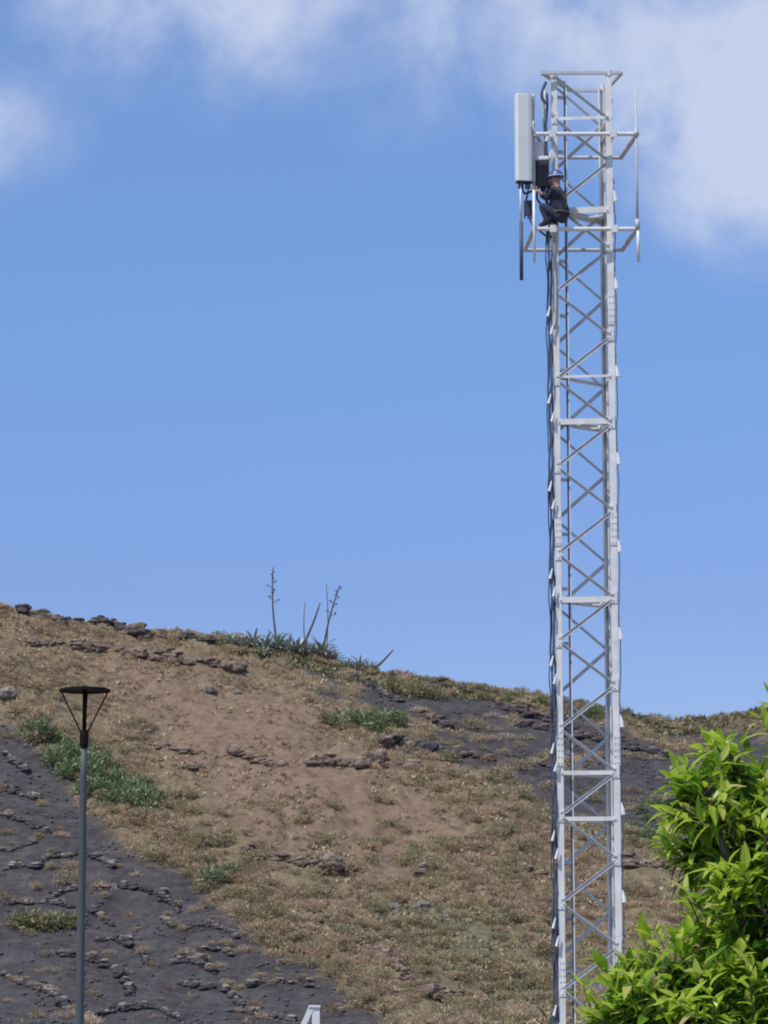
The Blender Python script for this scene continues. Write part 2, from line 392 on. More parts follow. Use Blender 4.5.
def stone_row(name, pts, hpx, materials, label, cat, group=None, dens=1.0, seed=0, sink=.25):
    rnd = random.Random(seed); mb = MB(); pos = []
    W_ = []
    for (x, y) in pts:
        P = hit(x, y)
        if P is None: P = hit(x, y + 5)
        if P is not None: W_.append(P)
    sz = sized(hpx, W_[0]); path = []
    for a, b in zip(W_[:-1], W_[1:]):
        n = max(1, int((b - a).length / (sz * .30) * dens)); path += [a.lerp(b, q / n) for q in range(n)]
    path.append(W_[-1]); ph = rnd.random() * 9
    for qi, P in enumerate(path):
        wv = .45 + 1.0 * max(0, mnoise.noise(Vector((qi * .23, ph, 0))) + .5)          # the row swells and thins
        r = sz * wv * rnd.choice([.32, .42, .55, .8]); a_ = path[max(qi - 1, 0)]; b_ = path[min(qi + 1, len(path) - 1)]; rt = math.atan2(b_.y - a_.y, b_.x - a_.x)
        for k in range(2):
            q = P + Vector((rnd.uniform(-.3, .3) * r, rnd.uniform(-.85, .85) * r + .5 * r * k, 0)); pos.append(q)
            z = gz(q.x, q.y) + r * (.30 + .42 * k)
            mb.stone((q.x, q.y, z), r * (1 if k == 0 else .72), rnd, rnd.choice([.5, .6, .72]), rt + rnd.uniform(-.6, .6), mi=1 if (k == 1 and rnd.random() < .6) else 0, lng=1.25)
    if not mb.v: return None
    c = sum(pos, Vector()) / len(pos); c = Vector((c.x, c.y, gz(c.x, c.y)))
    return tag(mb.build(name, materials, origin=c), label, cat, group)

# low walls that shelter the planting hollows in the black gravel, lower left
g1 = 'low stone rows across the black gravel'
LR = [
 ([(5, 817), (14, 819), (24, 822), (33, 827), (42, 831), (50, 833)], 5, 'short bent row of pale stones highest on the black gravel at the left edge'),
 ([(0, 850), (10, 852), (18, 848), (26, 846), (34, 844)], 5, 'short row of stones and scrub on black gravel near the left photo edge'),
 ([(0, 871), (12, 868), (24, 866), (36, 868), (44, 860), (52, 856), (64, 857), (79, 855)], 5, 'long low stone row left of the lamp pole, above the pale cushion shrub'),
 ([(88, 857), (98, 858), (106, 863), (113, 868)], 6, 'short hooked stone row just right of the lamp pole'),
 ([(5, 904), (16, 903), (30, 904), (44, 903), (58, 904), (70, 907), (79, 909)], 5, 'nearly level stone row above the bright green patch'),
 ([(52, 899), (62, 893), (72, 890), (84, 888), (100, 887), (116, 887), (131, 888), (146, 891), (158, 895), (168, 899), (175, 906), (178, 913)], 5, 'curved stone wall along the upper rim of the round hollow'),
 ([(90, 910), (98, 915), (106, 921), (112, 926)], 6, 'short stone row at the left rim of the round hollow'),
 ([(162, 919), (168, 925), (174, 928)], 6, 'small heap of pale stones at the right rim of the round hollow'),
 ([(60, 955), (72, 957), (84, 959), (96, 962), (106, 967), (116, 971), (122, 978), (128, 987), (130, 996)], 7, 'thick curving row of stones crossing behind the lamp pole below the green patch'),
 ([(0, 975), (10, 979), (18, 983), (28, 987)], 6, 'short sloping stone row at the left edge below the green patch'),
 ([(38, 988), (48, 993), (56, 998), (62, 1006), (70, 1014)], 7, 'thick sloping stone row left of the lamp pole near the photo bottom'),
 ([(96, 1016), (110, 1013), (124, 1010), (140, 1008), (152, 1008), (163, 1011), (172, 1015), (180, 1020)], 7, 'arched dark stone row at the bottom, right of the lamp pole'),
 ([(95, 941), (106, 940), (116, 940), (126, 943), (134, 948), (142, 954), (146, 961)], 6, 'broken stone row below the round hollow'),
 ([(170, 964), (180, 962), (190, 961), (200, 964), (208, 969), (216, 974)], 7, 'stone row among tan scrub right of centre on the black gravel'),
 ([(200, 950), (212, 949), (224, 951), (232, 956)], 5, 'thin stone row with scrub near the edge of the black gravel'),
 ([(180, 984), (192, 986), (204, 988), (216, 988), (226, 991), (236, 999), (242, 1008)], 6, 'long broken stone row curving down on the right of the black gravel'),
 ([(205, 924), (214, 927), (224, 930), (232, 933), (238, 938)], 5, 'short dark row near the boundary of gravel and brown slope'),
 ([(226, 1012), (238, 1012), (248, 1014), (258, 1013)], 6, 'short stone row at the bottom near the gravel edge'),
 ([(252, 985), (262, 983), (272, 981), (284, 981), (292, 984)], 6, 'pale topped stone row halfway along the gravel edge'),
 ([(300, 979), (308, 983), (318, 989)], 6, 'small dark stone row touching the gravel edge'),
 ([(270, 1016), (282, 1018), (294, 1022)], 6, 'short stone row left of the white frame'),
 ([(330, 1009), (342, 1011)], 5, 'small stone heap right of the white frame'),
 ([(0, 752), (6, 756), (12, 762), (20, 768), (28, 774)], 5, 'sloping stone row in the black gravel beside the green bushes at the left edge'),
 ([(0, 790), (12, 792), (22, 796), (36, 800)], 5, 'faint low stone row on the black gravel under the green bushes'),
 ([(186, 930), (194, 926), (204, 925)], 4, 'tiny stone heap right of the round hollow'),
]
for i, (pts, h, lab) in enumerate(LR): stone_row('stone_row', pts, h * .85, [M_BASALT, M_PALE], lab, 'stone row', g1, seed=i, dens=1.1)
g2 = 'dark rock ledges of the ridge'
DR = [
 ([(22, 612), (34, 615), (48, 619), (62, 622), (80, 624)], 6, 'dark rocks standing up on the skyline, leftmost group'),
 ([(94, 624), (104, 626), (114, 627), (124, 631), (136, 634), (150, 636)], 9, 'tallest dark rocks on the skyline, middle group'),
 ([(158, 637), (172, 638), (184, 639), (200, 640), (214, 643)], 6, 'dark rocks on the skyline left of the agaves'),
 ([(500, 708), (512, 711), (524, 716), (536, 718), (552, 722), (566, 726)], 8, 'dark rock ledge left of the mast below the skyline'),
 ([(516, 726), (530, 727), (545, 730), (560, 733), (580, 737), (600, 740), (620, 743)], 9, 'thick black rock ledge passing behind the mast'),
 ([(624, 748), (640, 750), (655, 753), (668, 757)], 9, 'black rock ledge right of the mast'),
 ([(560, 712), (580, 714), (600, 715), (622, 719), (650, 724), (672, 729)], 6, 'brown rocky crest behind and right of the mast'),
 ([(430, 686), (445, 688), (460, 690), (475, 694), (490, 697)], 6, 'dark rocks among grass on the skyline left of the mast'),
 ([(352, 680), (364, 684), (376, 690), (388, 697), (402, 703)], 6, 'dark sloping rock edge below the yellow grass'),
 ([(425, 718), (436, 723), (446, 727), (455, 729)], 7, 'dark rock step at the head of the black gravel band'),
 ([(400, 745), (412, 749), (424, 752), (440, 753)], 8, 'dark rock step left of the mast in the gravel band'),
 ([(452, 756), (466, 757), (480, 757), (490, 760)], 7, 'narrow pale topped ledge in the middle of the gravel band'),
 ([(512, 755), (526, 760), (540, 764), (550, 768)], 5, 'low pale stone line running down to the left leg of the mast'),
]
for i, (pts, h, lab) in enumerate(DR): stone_row('rock_ledge', pts, h, [M_BASALT, M_ROCK], lab, 'rock ledge', g2, seed=100 + i, dens=1.1)
g3 = 'broken rock lines on the brown slope'
BR = [
 ([(30, 645), (50, 646), (70, 647), (90, 650), (108, 649)], 6, 'upper brown rock line near the left end of the ridge'),
 ([(118, 652), (135, 655), (152, 660), (170, 660), (185, 664), (205, 664), (225, 668), (245, 671)], 6, 'long rock line under the ridge, ending below the agaves'),
 ([(312, 764), (328, 762), (345, 765), (362, 766), (380, 764), (400, 767), (420, 768)], 8, 'dark brown ledge in the middle of the brown slope'),
 ([(384, 745), (394, 742), (404, 745), (414, 749)], 8, 'chunky dark rocks above the middle ledge'),
 ([(242, 852), (250, 855), (262, 860)], 7, 'short dark rock line low on the slope, left piece'),
 ([(270, 863), (284, 862), (300, 863), (318, 864), (332, 868), (345, 870)], 9, 'long dark rock line low on the slope'),
 ([(420, 875), (432, 868), (444, 869)], 7, 'short hooked rock line right of the slope centre'),
 ([(470, 870), (482, 871), (492, 875)], 5, 'short thin dark rock line between slope centre and mast'),
 ([(520, 864), (528, 873), (542, 876), (550, 875)], 5, 'thin curved ledge just left of the mast'),
 ([(310, 908), (322, 919), (334, 928), (346, 936), (358, 943), (368, 950), (380, 956), (392, 964), (404, 972), (414, 980)], 6, 'long diagonal stone line running down the slope at centre bottom'),
 ([(386, 998), (400, 997), (416, 996), (432, 995), (446, 998), (460, 1000)], 8, 'dark stone line at the bottom of the slope right of the white frame'),
 ([(385, 982), (396, 981), (406, 979)], 4, 'small dark step above the bottom stone line'),
 ([(508, 978), (516, 978), (524, 977)], 4, 'small dark ledge low on the slope left of the mast'),
 ([(624, 866), (640, 867), (655, 868), (668, 867)], 9, 'dark flat ledge between the mast and the leafy tree'),
 ([(150, 744), (162, 748), (175, 751), (190, 754), (205, 752)], 5, 'brown rock line right of the street lamp head'),
 ([(180, 768), (192, 770), (204, 768)], 4, 'small rock line low right of the lamp head'),
 ([(228, 756), (240, 756), (252, 760), (262, 764), (282, 766)], 6, 'reddish rock line left of the middle ledge'),
]
for i, (pts, h, lab) in enumerate(BR): stone_row('rock_line', pts, h * 1.1, [M_ROCK, M_BROWNPALE], lab, 'rock line', g3, seed=200 + i, dens=1.0)
def boulder(px, py, wpx, label, group='boulders on the hillside', m=None):
    P = hit(px, py); r = sized(wpx / 2, P); mb = MB(); rnd = random.Random(px)
    vs, fs = ICO[2]; off = Vector((px, py, 0)); vv = []
    for v in vs:
        q = v * (1 + .3 * mnoise.noise(v * 1.1 + off) + .12 * mnoise.noise(v * 3 + off)); vv.append((P.x + q.x * r, P.y + q.y * r * .8, P.z + r * .3 + q.z * r * .65))
    mb.add(vv, fs); tag(mb.build('boulder', m or M_PALE, origin=P), label, 'boulder', group)
boulder(6, 698, 24, 'largest pale rounded boulder, cut by the left photo edge')
boulder(208, 692, 16, 'pale boulder alone high on the brown slope')
boulder(395, 909, 14, 'pale boulder left of a pair, low on the slope')
boulder(423, 908, 15, 'pale boulder right of a pair, low on the slope')
boulder(102, 752, 12, 'pale stone right of the lamp collar')
boulder(238, 694, 8, 'small pale stone right of the lone boulder')
boulder(148, 733, 9, 'small stone above the brown rock line by the lamp')
boulder(446, 918, 9, 'small pale stone right of the boulder pair')

# ------------------------------------------------------------------ shrubs and grass on the hillside
M_DRY = foliage_mat('dry_foliage', [(0.235, 0.180, 0.117), (0.433, 0.336, 0.216), (0.653, 0.517, 0.342)], .15, .8, .1)
M_SAGE = foliage_mat('grey_green_foliage', [(0.180, 0.166, 0.094), (0.332, 0.289, 0.171), (0.524, 0.433, 0.275)], .15, .8, .1)
M_GREEN = foliage_mat('green_foliage', [(0.101, 0.142, 0.069), (0.194, 0.247, 0.124), (0.320, 0.359, 0.191)], .2, .6, .2)
M_YEL = foliage_mat('yellow_green_foliage', [(0.156, 0.156, 0.072), (0.252, 0.240, 0.117), (0.372, 0.342, 0.195)], .2, .7, .2)
def shrub_mesh(seed, n, leaf, flat=.62, up=.5):
    """a mound of small leaves spread through its volume over a few forked stems; unit radius, base at 0"""
    r_ = random.Random(seed); mb = MB(); lob = [(Vector((r_.uniform(-.5, .5), r_.uniform(-.5, .5), r_.uniform(.12, .4))), r_.uniform(.3, .5)) for _ in range(6)]
    for _ in range(n):
        c, rr = r_.choice(lob); d = Vector((r_.gauss(0, 1), r_.gauss(0, 1), r_.gauss(0.2, 1))).normalized()
        p_ = c + d * rr * (r_.random() ** .35)
        if p_.z < 0: p_.z = -p_.z * .3
        p_.z *= flat / .62
        dr = (d + Vector((r_.gauss(0, .5), r_.gauss(0, .5), up + r_.gauss(0, .4)))).normalized(); sd_ = dr.cross(Vector((r_.gauss(0, 1), r_.gauss(0, 1), r_.gauss(0, 1)))).normalized()
        l = leaf * r_.uniform(.6, 1.4); w = l * r_.uniform(.22, .4)
        mb.add([p_ - sd_ * w * .4, p_ + sd_ * w * .4, p_ + dr * l * .6 + sd_ * w * .5, p_ + dr * l, p_ + dr * l * .6 - sd_ * w * .5], [(0, 1, 2, 3, 4)], age=r_.random())
    return mb
def stems_mesh(seed):
    r_ = random.Random(seed); mb = MB()
    for _ in range(6):
        a = r_.uniform(0, 6.3); q = Vector((math.cos(a) * .4, math.sin(a) * .4, .42)); mb.tube([(0, 0, -.08), q * .5 + Vector((0, 0, .05)), q], [.035, .025, .01], 5)
    return mb
M_TWIG = mat('twig_bark', (.12, .09, .065), .9, noise_sc=8)
def proto(name, seed, n, leaf, m, flat=.62):
    root = thing(name, 'x', 'shrub'); shrub_mesh(seed, n, leaf, flat).build('foliage', m, root); stems_mesh(seed).build('stem', M_TWIG, root); return root
protos = {}
def put(kind, px, py, wpx, label, group, rnd, sy=.9, sz=1.0, cat='shrub'):
    P = hit(px, py)
    k_ = 2
    while P is None and k_ < 14: P = hit(px, py + k_); k_ += 2
    if P is None: return
    name, ms, n, leaf, flat = KINDS[kind]; v = rnd.randrange(3); key = (kind, v)
    if key not in protos:
        o = protos[key] = proto(name, v * 7 + len(protos), n, leaf, ms, flat)
    else: o = copy_tree(protos[key])
    r = sized(wpx / 2, P) / .62; o.location = P - Vector((0, 0, .04 * r)); o.rotation_euler = (0, 0, rnd.uniform(0, 6.28)); o.scale = (r, r * sy, r * sz)
    PLACED.append((o, kind, px, py)); return tag(o, label, cat, group)
PLACED = []
KINDS = {'dry': ('dry_shrub', M_DRY, 950, .10, .6), 'sage': ('grey_green_shrub', M_SAGE, 950, .10, .62),
         'green': ('green_shrub', M_GREEN, 600, .17, .75), 'yellow': ('yellow_green_shrub', M_YEL, 520, .16, .55)}
rnd = random.Random(5)
GB = [(38, 733, 20, 'light green bush highest of the row left of the lamp pole'), (52, 742, 22, 'green bush second from the top beside the lamp pole'), (64, 752, 20, 'dark green bush beside the gravel edge left of the lamp pole'),
      (66, 766, 24, 'green bush at the gravel edge just left of the lamp pole'), (80, 760, 24, 'green bush directly behind the lamp pole'), (92, 775, 28, 'bright green bush right of the lamp pole'), (88, 790, 22, 'low green bush at the gravel edge behind the lamp pole'),
      (110, 786, 28, 'broad green bush right of the lamp pole'), (124, 796, 26, 'green bush in the lower part of the row'), (138, 805, 26, 'green bush near the lower end of the row'), (112, 803, 18, 'dark green bush on the gravel edge low in the row'), (148, 812, 18, 'lowest green bush of the row'), (150, 796, 16, 'small pale green bush at the right end of the row'),
      (210, 882, 24, 'lone dark green bush low on the gravel edge'), (226, 872, 14, 'small dark bush beside the lone dark green bush'),
      (352, 724, 22, 'green bush at the left of the clump under the ridge'), (372, 727, 26, 'tallest green bush of the clump under the ridge'), (390, 722, 20, 'green bush at the right of the clump under the ridge')]
for (x, y, w, lab) in GB: put('green', x, y + 3, w * 1.5, lab, 'green bushes on the hillside', rnd, sz=.8)
for (x, y, w) in [(44, 738, 22), (58, 758, 22), (74, 774, 24), (84, 748, 18), (100, 795, 26), (120, 782, 20), (132, 790, 24), (144, 800, 20), (30, 729, 16), (96, 762, 20)]:
    put('green', x, y + 3, w * 1.35, 'green bush of the strip behind the lamp pole', 'green bushes on the hillside', rnd, sz=.8)
for pts_, h_, l_ in LR:                                # pale scrub that grows against the stone rows
    for k in range(3):
        q_ = rnd.choice(pts_)
        if q_[1] < 1016: put(rnd.choice(['dry', 'dry', 'sage']), q_[0] + rnd.uniform(-8, 8), q_[1] - rnd.uniform(0, 5), rnd.uniform(5, 12), 'small pale shrub growing on the black gravel at lower left', 'pale shrubs on the black gravel', rnd, sz=.75)
YB = [(24, 925, 30, 'yellow green shrub at the left of the bright patch by the lamp pole'), (46, 927, 34, 'largest yellow green shrub left of the lamp pole'), (66, 924, 24, 'yellow green shrub right in the bright patch, beside the lamp pole'),
      (395, 692, 22, 'yellow grass shrub on the ridge right of the agaves'), (415, 694, 22, 'yellow grass shrub on the ridge, middle of three'), (435, 698, 20, 'yellow grass shrub on the ridge, right of three'), (330, 722, 20, 'olive shrub left of the green clump under the ridge')]
for (x, y, w, lab) in YB: put('yellow', x, y + 2, w * 1.2, lab, 'yellow green shrubs', rnd, sz=.9)
SB = [(72, 880 - 10, 20), (64, 882, 26), (38, 838, 14), (35, 889, 16), (104, 897, 14), (125, 838, 12), (196, 912, 14), (136, 930, 8), (50, 868, 14), (6, 834, 16), (30, 935, 16), (150, 965, 12), (108, 955, 14), (200, 960, 16), (228, 985, 14), (240, 990, 14), (46, 955, 12), (8, 1002, 10), (142, 952, 16), (215, 970, 18), (262, 978, 14), (275, 984, 12), (95, 995, 12), (160, 1000, 8), (40, 805, 14), (60, 830, 10), (172, 862, 12), (8, 815, 12), (148, 868, 8), (246, 952, 16), (225, 945, 14)]
for (x, y, w) in SB: put('dry' if rnd.random() < .7 else 'sage', x, y, w, 'small pale shrub growing on the black gravel at lower left', 'pale shrubs on the black gravel', rnd, sz=.8)
for (x, y, w) in [(500, 776, 26), (520, 768, 20), (522, 796, 22), (480, 742, 18), (472, 728, 24), (446, 760, 20), (420, 758, 18), (400, 760, 16), (490, 780, 18), (548, 790, 20), (455, 745, 14), (470, 800, 22), (440, 790, 24), (505, 755, 16), (555, 812, 22), (590, 800, 18)]:
    put('dry' if rnd.random() < .6 else 'sage', x, y, w, 'tan cushion shrub in the black gravel band left of the mast', 'cushion shrubs in the gravel band', rnd, sz=.85)
for (x, y, w) in [(38, 722, 34), (20, 712, 24), (8, 738, 16), (55, 732, 22), (100, 752, 20), (120, 768, 20), (150, 785, 20), (168, 800, 22), (160, 820, 24), (180, 834, 22), (195, 850, 22), (172, 845, 16), (205, 862, 20), (60, 700, 20), (38, 690, 24), (20, 680, 20)]:
    put('dry' if rnd.random() < .5 else 'sage', x, y, w, 'grey mound shrub along the border between black gravel and brown slope', 'mound shrubs along the gravel border', rnd, sz=.8)
for k in range(85):                                # ragged scrub just above the edge of the black gravel
    e = LAP1[rnd.randrange(3, 14)]; e2 = LAP1[LAP1.index(e) + 1]; t_ = rnd.random(); x = e[0] + (e2[0] - e[0]) * t_ + rnd.uniform(-6, 42); y = e[1] + (e2[1] - e[1]) * t_ + rnd.uniform(-18, 4)
    if not (0 < x < 420 and y < 1020): continue
    put(rnd.choice(['sage', 'dry', 'sage']), x, y, rnd.uniform(12, 30), 'grey mound shrub along the border between black gravel and brown slope', 'mound shrubs along the gravel border', rnd, sz=.8)
cnt = 0
while cnt < 240:                                   # scattered low shrubs over the brown slope
    x, y = rnd.uniform(150, 560), rnd.uniform(790, 1022)
    if y < 790 + (x - 150) * -.1: continue
    P = hit(x, y)
    if P is None: continue
    l, r_, g_ = masks(np.array([P.x]), np.array([P.y]))
    if l[0] or (r_[0] and rnd.random() < .6): continue
    put(rnd.choice(['dry', 'sage', 'dry', 'sage']), x, y, rnd.uniform(11, 30), 'low tan or olive shrub on the lower part of the brown slope', 'low shrubs on the lower brown slope', rnd, sz=.7); cnt += 1
for k in range(46):                                # along the skyline right of the agaves and behind the mast
    x = rnd.uniform(385, 690); y = np.interp(x, RX, RY) + rnd.uniform(-1, 8)
    kd = 'yellow' if x < 450 else rnd.choice(['sage', 'green', 'yellow', 'sage'])
    put(kd, x, y, rnd.uniform(8, 17), 'low shrub on the skyline between the agaves and the leafy tree', 'shrubs along the skyline', rnd, sz=1.0)
for k in range(22):
    x = rnd.uniform(625, 700); y = rnd.uniform(795, 860)
    put(rnd.choice(['sage', 'green', 'sage']), x, y, rnd.uniform(12, 22), 'olive shrub on the slope between the mast and the leafy tree', 'shrubs right of the mast', rnd, sz=.8)

# say which shrub each one is: its colour, the nearest landmark, the side it is on and its rank by distance
LM = [(84, 850, 'the street lamp pole'), (136, 905, 'the round hollow'), (312, 1012, 'the white frame'), (556, 800, 'the mast'), (362, 765, 'the dark middle ledge'), (308, 864, 'the long low rock line'),
      (409, 908, 'the pale boulder pair'), (362, 945, 'the diagonal stone line'), (210, 882, 'the lone dark green bush'), (108, 790, 'the row of green bushes'), (300, 648, 'the tall agave stalks'),
      (690, 830, 'the leafy tree'), (470, 757, 'the pale topped ledge'), (433, 997, 'the bottom stone line'), (500, 900, 'the open slope left of the mast'), (6, 698, 'the largest boulder'), (430, 690, 'the yellow ridge grass'), (208, 692, 'the lone pale boulder')]
ORD = ['first', 'second', 'third', 'fourth', 'fifth', 'sixth', 'seventh', 'eighth', 'ninth', 'tenth', 'eleventh', 'twelfth', 'thirteenth', 'fourteenth', 'fifteenth', 'sixteenth', 'seventeenth', 'eighteenth', 'nineteenth', 'twentieth']
cnt_ = {}
for o, *_r in PLACED: cnt_[o['label']] = cnt_.get(o['label'], 0) + 1
bins = {}
for o, kd, x, y in PLACED:
    if cnt_[o['label']] < 2: continue
    lx, ly, nm = min(LM, key=lambda q: math.dist((x, y), q[:2])); dx, dy = x - lx, y - ly
    side = ('right of' if dx > 0 else 'left of') if abs(dx) > abs(dy) else ('below' if dy > 0 else 'above')
    bins.setdefault((kd, nm, side), []).append((math.dist((x, y), (lx, ly)), o))
CN = {'dry': 'straw coloured', 'sage': 'grey green', 'green': 'green', 'yellow': 'yellow green'}
for (kd, nm, side), lst in bins.items():
    lst.sort(key=lambda q: q[0])
    for q, (_d, o) in enumerate(lst):
        o['label'] = CN[kd] + ' shrub ' + (side + ' ' + nm if len(lst) == 1 else side + ' ' + nm + ', ' + ORD[min(q, 19)] + ' one counting outwards')

# grass and debris too many to count
def tufts(name, n, region, mats_, hgt, label, pred):
    r_ = np.random.default_rng(len(name)); mb = MB(); k = 0; rr = random.Random(3)
    xs_ = r_.uniform(region[0], region[1], n * 3); ys_ = r_.uniform(region[2], region[3], n * 3)
    l, rd, g = masks(xs_, ys_); keep = pred(xs_, ys_, l, rd, g, r_); xs_, ys_ = xs_[keep][:n], ys_[keep][:n]; zs_ = height(xs_, ys_)
    for x, y, z in zip(xs_, ys_, zs_):
        s = hgt * rr.uniform(.5, 1.5); ag = rr.random()
        for q in range(7):
            a = rr.uniform(0, 6.28); le = rr.uniform(.2, .9); d = Vector((math.cos(a) * le * 1.3, math.sin(a) * le * 1.3, .75)); w = Vector((-math.sin(a), math.cos(a), 0)) * s * .2
            b = Vector((x + rr.gauss(0, s * .4), y + rr.gauss(0, s * .4), z - .01)); mb.add([b - w, b + w, b + d * s], [(0, 1, 2)], age=min(1, max(0, ag + rr.uniform(-.2, .2))))
    tag(mb.build(name, mats_), label, 'grass', kind='stuff')
def pr_dry(x, y, l, rd, g, r):
    c = fbm(x / 2.5, y / 2.5, 3, 61); return (~l) & (c + r.uniform(-.35, .35, x.shape) > np.where(rd, .3, -.05))
tufts('dry_grass', 15000, (-32, 32, 135, 219), M_DRY, .2, 'dry tan grass covering the brown volcanic slope', pr_dry)
def pr_gr(x, y, l, rd, g, r): return (~l) & (g | (r.random(x.shape) < .18)) & ~rd
tufts('olive_grass', 7000, (-32, 40, 135, 222), M_SAGE, .2, 'olive green grass in patches on the lower slope', pr_gr)
def pr_ridge(x, y, l, rd, g, r):
    px, py = project(x, y, base_h(x, y)); yr = np.interp(px, RX, RY); return (py < yr + 14) & (px > 215) & (px < 800) & (y < 222)
tufts('ridge_grass', 4200, (-14, 32, 200, 222), M_YEL, .34, 'tall yellow green grass fringing the ridge right of the agaves', pr_ridge)
def pr_lap(x, y, l, rd, g, r): return l & (fbm(x / 3, y / 3, 2, 81) + r.uniform(-.3, .3, x.shape) > .12)
M_RUB = mat('gravel_rubble', (.12, .105, .105), .95, noise_sc=4, noise_amt=.3)
def rubble(n):
    r_ = np.random.default_rng(8); x = r_.uniform(-32, 32, n * 8); y = r_.uniform(135, 216, n * 8); l, rd, g = masks(x, y); k = pr_lap(x, y, l, rd, g, r_); x, y = x[k][:n], y[k][:n]; z = height(x, y)
    mb = MB(); b = _ico(1)
    for X, Y, Z in zip(x, y, z):
        s = r_.uniform(.04, .16); mb.add([(X + v.x * s * r_.uniform(.6, 1.3), Y + v.y * s, Z + v.z * s * .7 + .2 * s) for v in b[0]], b[1])
    tag(mb.build('loose_stones', M_RUB), 'small loose stones strewn over the gravel and slope', 'stones', kind='stuff')
rubble(2600)
def cushions(n):
    r_ = np.random.default_rng(21); x = r_.uniform(-32, 34, n * 4); y = r_.uniform(135, 219, n * 4); l, rd, g = masks(x, y); c = fbm(x / 2.2, y / 3.0, 3, 131)
    pr = np.where(l, .035, np.where(rd, .62, .8)) * (c + r_.uniform(-.14, .14, x.shape) > -.04); k = r_.random(x.shape) < pr; x, y, g, rd = x[k][:n], y[k][:n], g[k][:n], rd[k][:n]; z = height(x, y); mb = MB(); b = ICO[1]; rr = random.Random(9)
    for X, Y, Z, G, RD in zip(x, y, z, g, rd):
        s = rr.choice([.1, .14, .18, .24, .34, .5, .65]); ag = rr.random(); m_ = 1 if (G and rr.random() < .75) or rr.random() < .2 else 0; s, m_ = (rr.choice([.07, .1, .13, .17, .22]), 2 if rr.random() < .8 else 0) if RD else (s, m_); ex, ey = rr.uniform(.9, 1.8), rr.uniform(.7, 1.2)
        for q in range(int(14 + 40 * s + 260 * max(0, s - .24))):
            a = rr.uniform(0, 6.283); e = rr.uniform(.05, 1.5); d = Vector((math.cos(a) * math.cos(e), math.sin(a) * math.cos(e), math.sin(e))); r1 = rr.uniform(.55, 1)
            b_ = Vector((X + d.x * s * ex * r1, Y + d.y * s * ey * r1, Z + d.z * s * .62 * r1)); t_ = Vector((-math.sin(a) + rr.gauss(0, .5), math.cos(a) + rr.gauss(0, .5), rr.gauss(0, .5))); t_.normalize(); l_ = min(s, .26) * rr.uniform(.3, .55)
            mb.add([b_ - t_ * l_ * .38, b_ + t_ * l_ * .38, b_ + (d + Vector((rr.gauss(0, .5), rr.gauss(0, .5), .35))) * l_], [(0, 1, 2)], age=min(1, max(0, ag * .8 + rr.random() * .2)), mi=m_)
    tag(mb.build('cushion_plants', [M_CUSH, M_CUSHG, M_CUSHR]), 'small dry cushion plants dotting the whole hillside', 'plants', kind='stuff')
M_CUSH = foliage_mat('dry_cushion', [(0.287, 0.215, 0.144), (0.498, 0.380, 0.261), (0.709, 0.560, 0.405)], .42, .95, .05)
M_CUSHG = foliage_mat('olive_cushion', [(0.226, 0.200, 0.111), (0.393, 0.339, 0.204), (0.559, 0.476, 0.301)], .42, .95, .05)
M_CUSHR = foliage_mat('brown_cushion', [(0.177, 0.122, 0.090), (0.260, 0.183, 0.138), (0.348, 0.255, 0.195)], .4, .95, .05)
cushions(9500)

# agaves on the ridge
M_AGAVE = foliage_mat('agave_leaf', [(0.187, 0.229, 0.201), (0.305, 0.347, 0.292), (0.467, 0.497, 0.404)], .05, .5, .3)
M_STALK = mat('agave_stalk', (.11, .10, .09), .85, noise_sc=6)
def rosette(seed, n=26):
    r_ = random.Random(seed); mb = MB()
    for i in range(n):
        a = i * 2.4 + r_.uniform(-.2, .2); tilt = .25 + 1.05 * (1 - i / n); l = r_.uniform(.8, 1.15)
        pts = []
        for k in range(6):
            s = k / 5; ang = tilt + .35 * s * s; q = Vector((math.cos(a) * math.sin(ang) * l * s, math.sin(a) * math.sin(ang) * l * s, math.cos(ang) * l * s)); pts.append(q)
        sd_ = Vector((-math.sin(a), math.cos(a), 0)); vs = []
        for k, q in enumerate(pts):
            w = (.07, .095, .1, .08, .05, .004)[k]; vs += [q - sd_ * w + Vector((0, 0, .03)), q, q + sd_ * w + Vector((0, 0, .03))]
        fs = []
        for k in range(5):
            b = k * 3; fs += [(b, b + 1, b + 4, b + 3), (b + 1, b + 2, b + 5, b + 4)]
        mb.add(vs, fs, age=r_.random())
    return mb
AG = [  # rosette px, py, width px, stalk tip or None, branched
 (278, 646, 26, (273, 567), True, 'agave with the tall left flower stalk branched near its tip'),
 (298, 648, 24, (320, 603), False, 'agave with a thick bare stalk leaning right'),
 (306, 649, 18, (305, 602), False, 'agave with the shortest thin upright stalk'),
 (325, 654, 22, (326, 583), False, 'agave with a thin straight bare stalk beside the branched one'),
 (322, 656, 26, (340, 585), True, 'agave with the right flower stalk, leaning and branched'),
 (370, 666, 18, (393, 650), False, 'agave with a fallen stalk pointing right over the ridge'),
 (231, 644, 18, None, False, 'leftmost agave, small and upright, at the end of the dark skyline rocks'),
 (242, 647, 22, None, False, 'agave second from the left on the ridge'), (254, 646, 24, None, False, 'agave third from the left on the ridge'),
 (266, 650, 24, None, False, 'agave left of the tall flower stalk'), (288, 653, 26, None, False, 'agave between the tall stalk and the leaning stalk'), (314, 655, 20, None, False, 'agave between the two branched stalks, low'),
 (334, 657, 20, None, False, 'agave just right of the right flower stalk'), (348, 662, 18, None, False, 'small agave right of the flower stalks'), (360, 666, 20, None, False, 'second last agave of the ridge row, to the right'),
 (262, 655, 18, None, False, 'agave in front of the row, left of the tall stalk')]
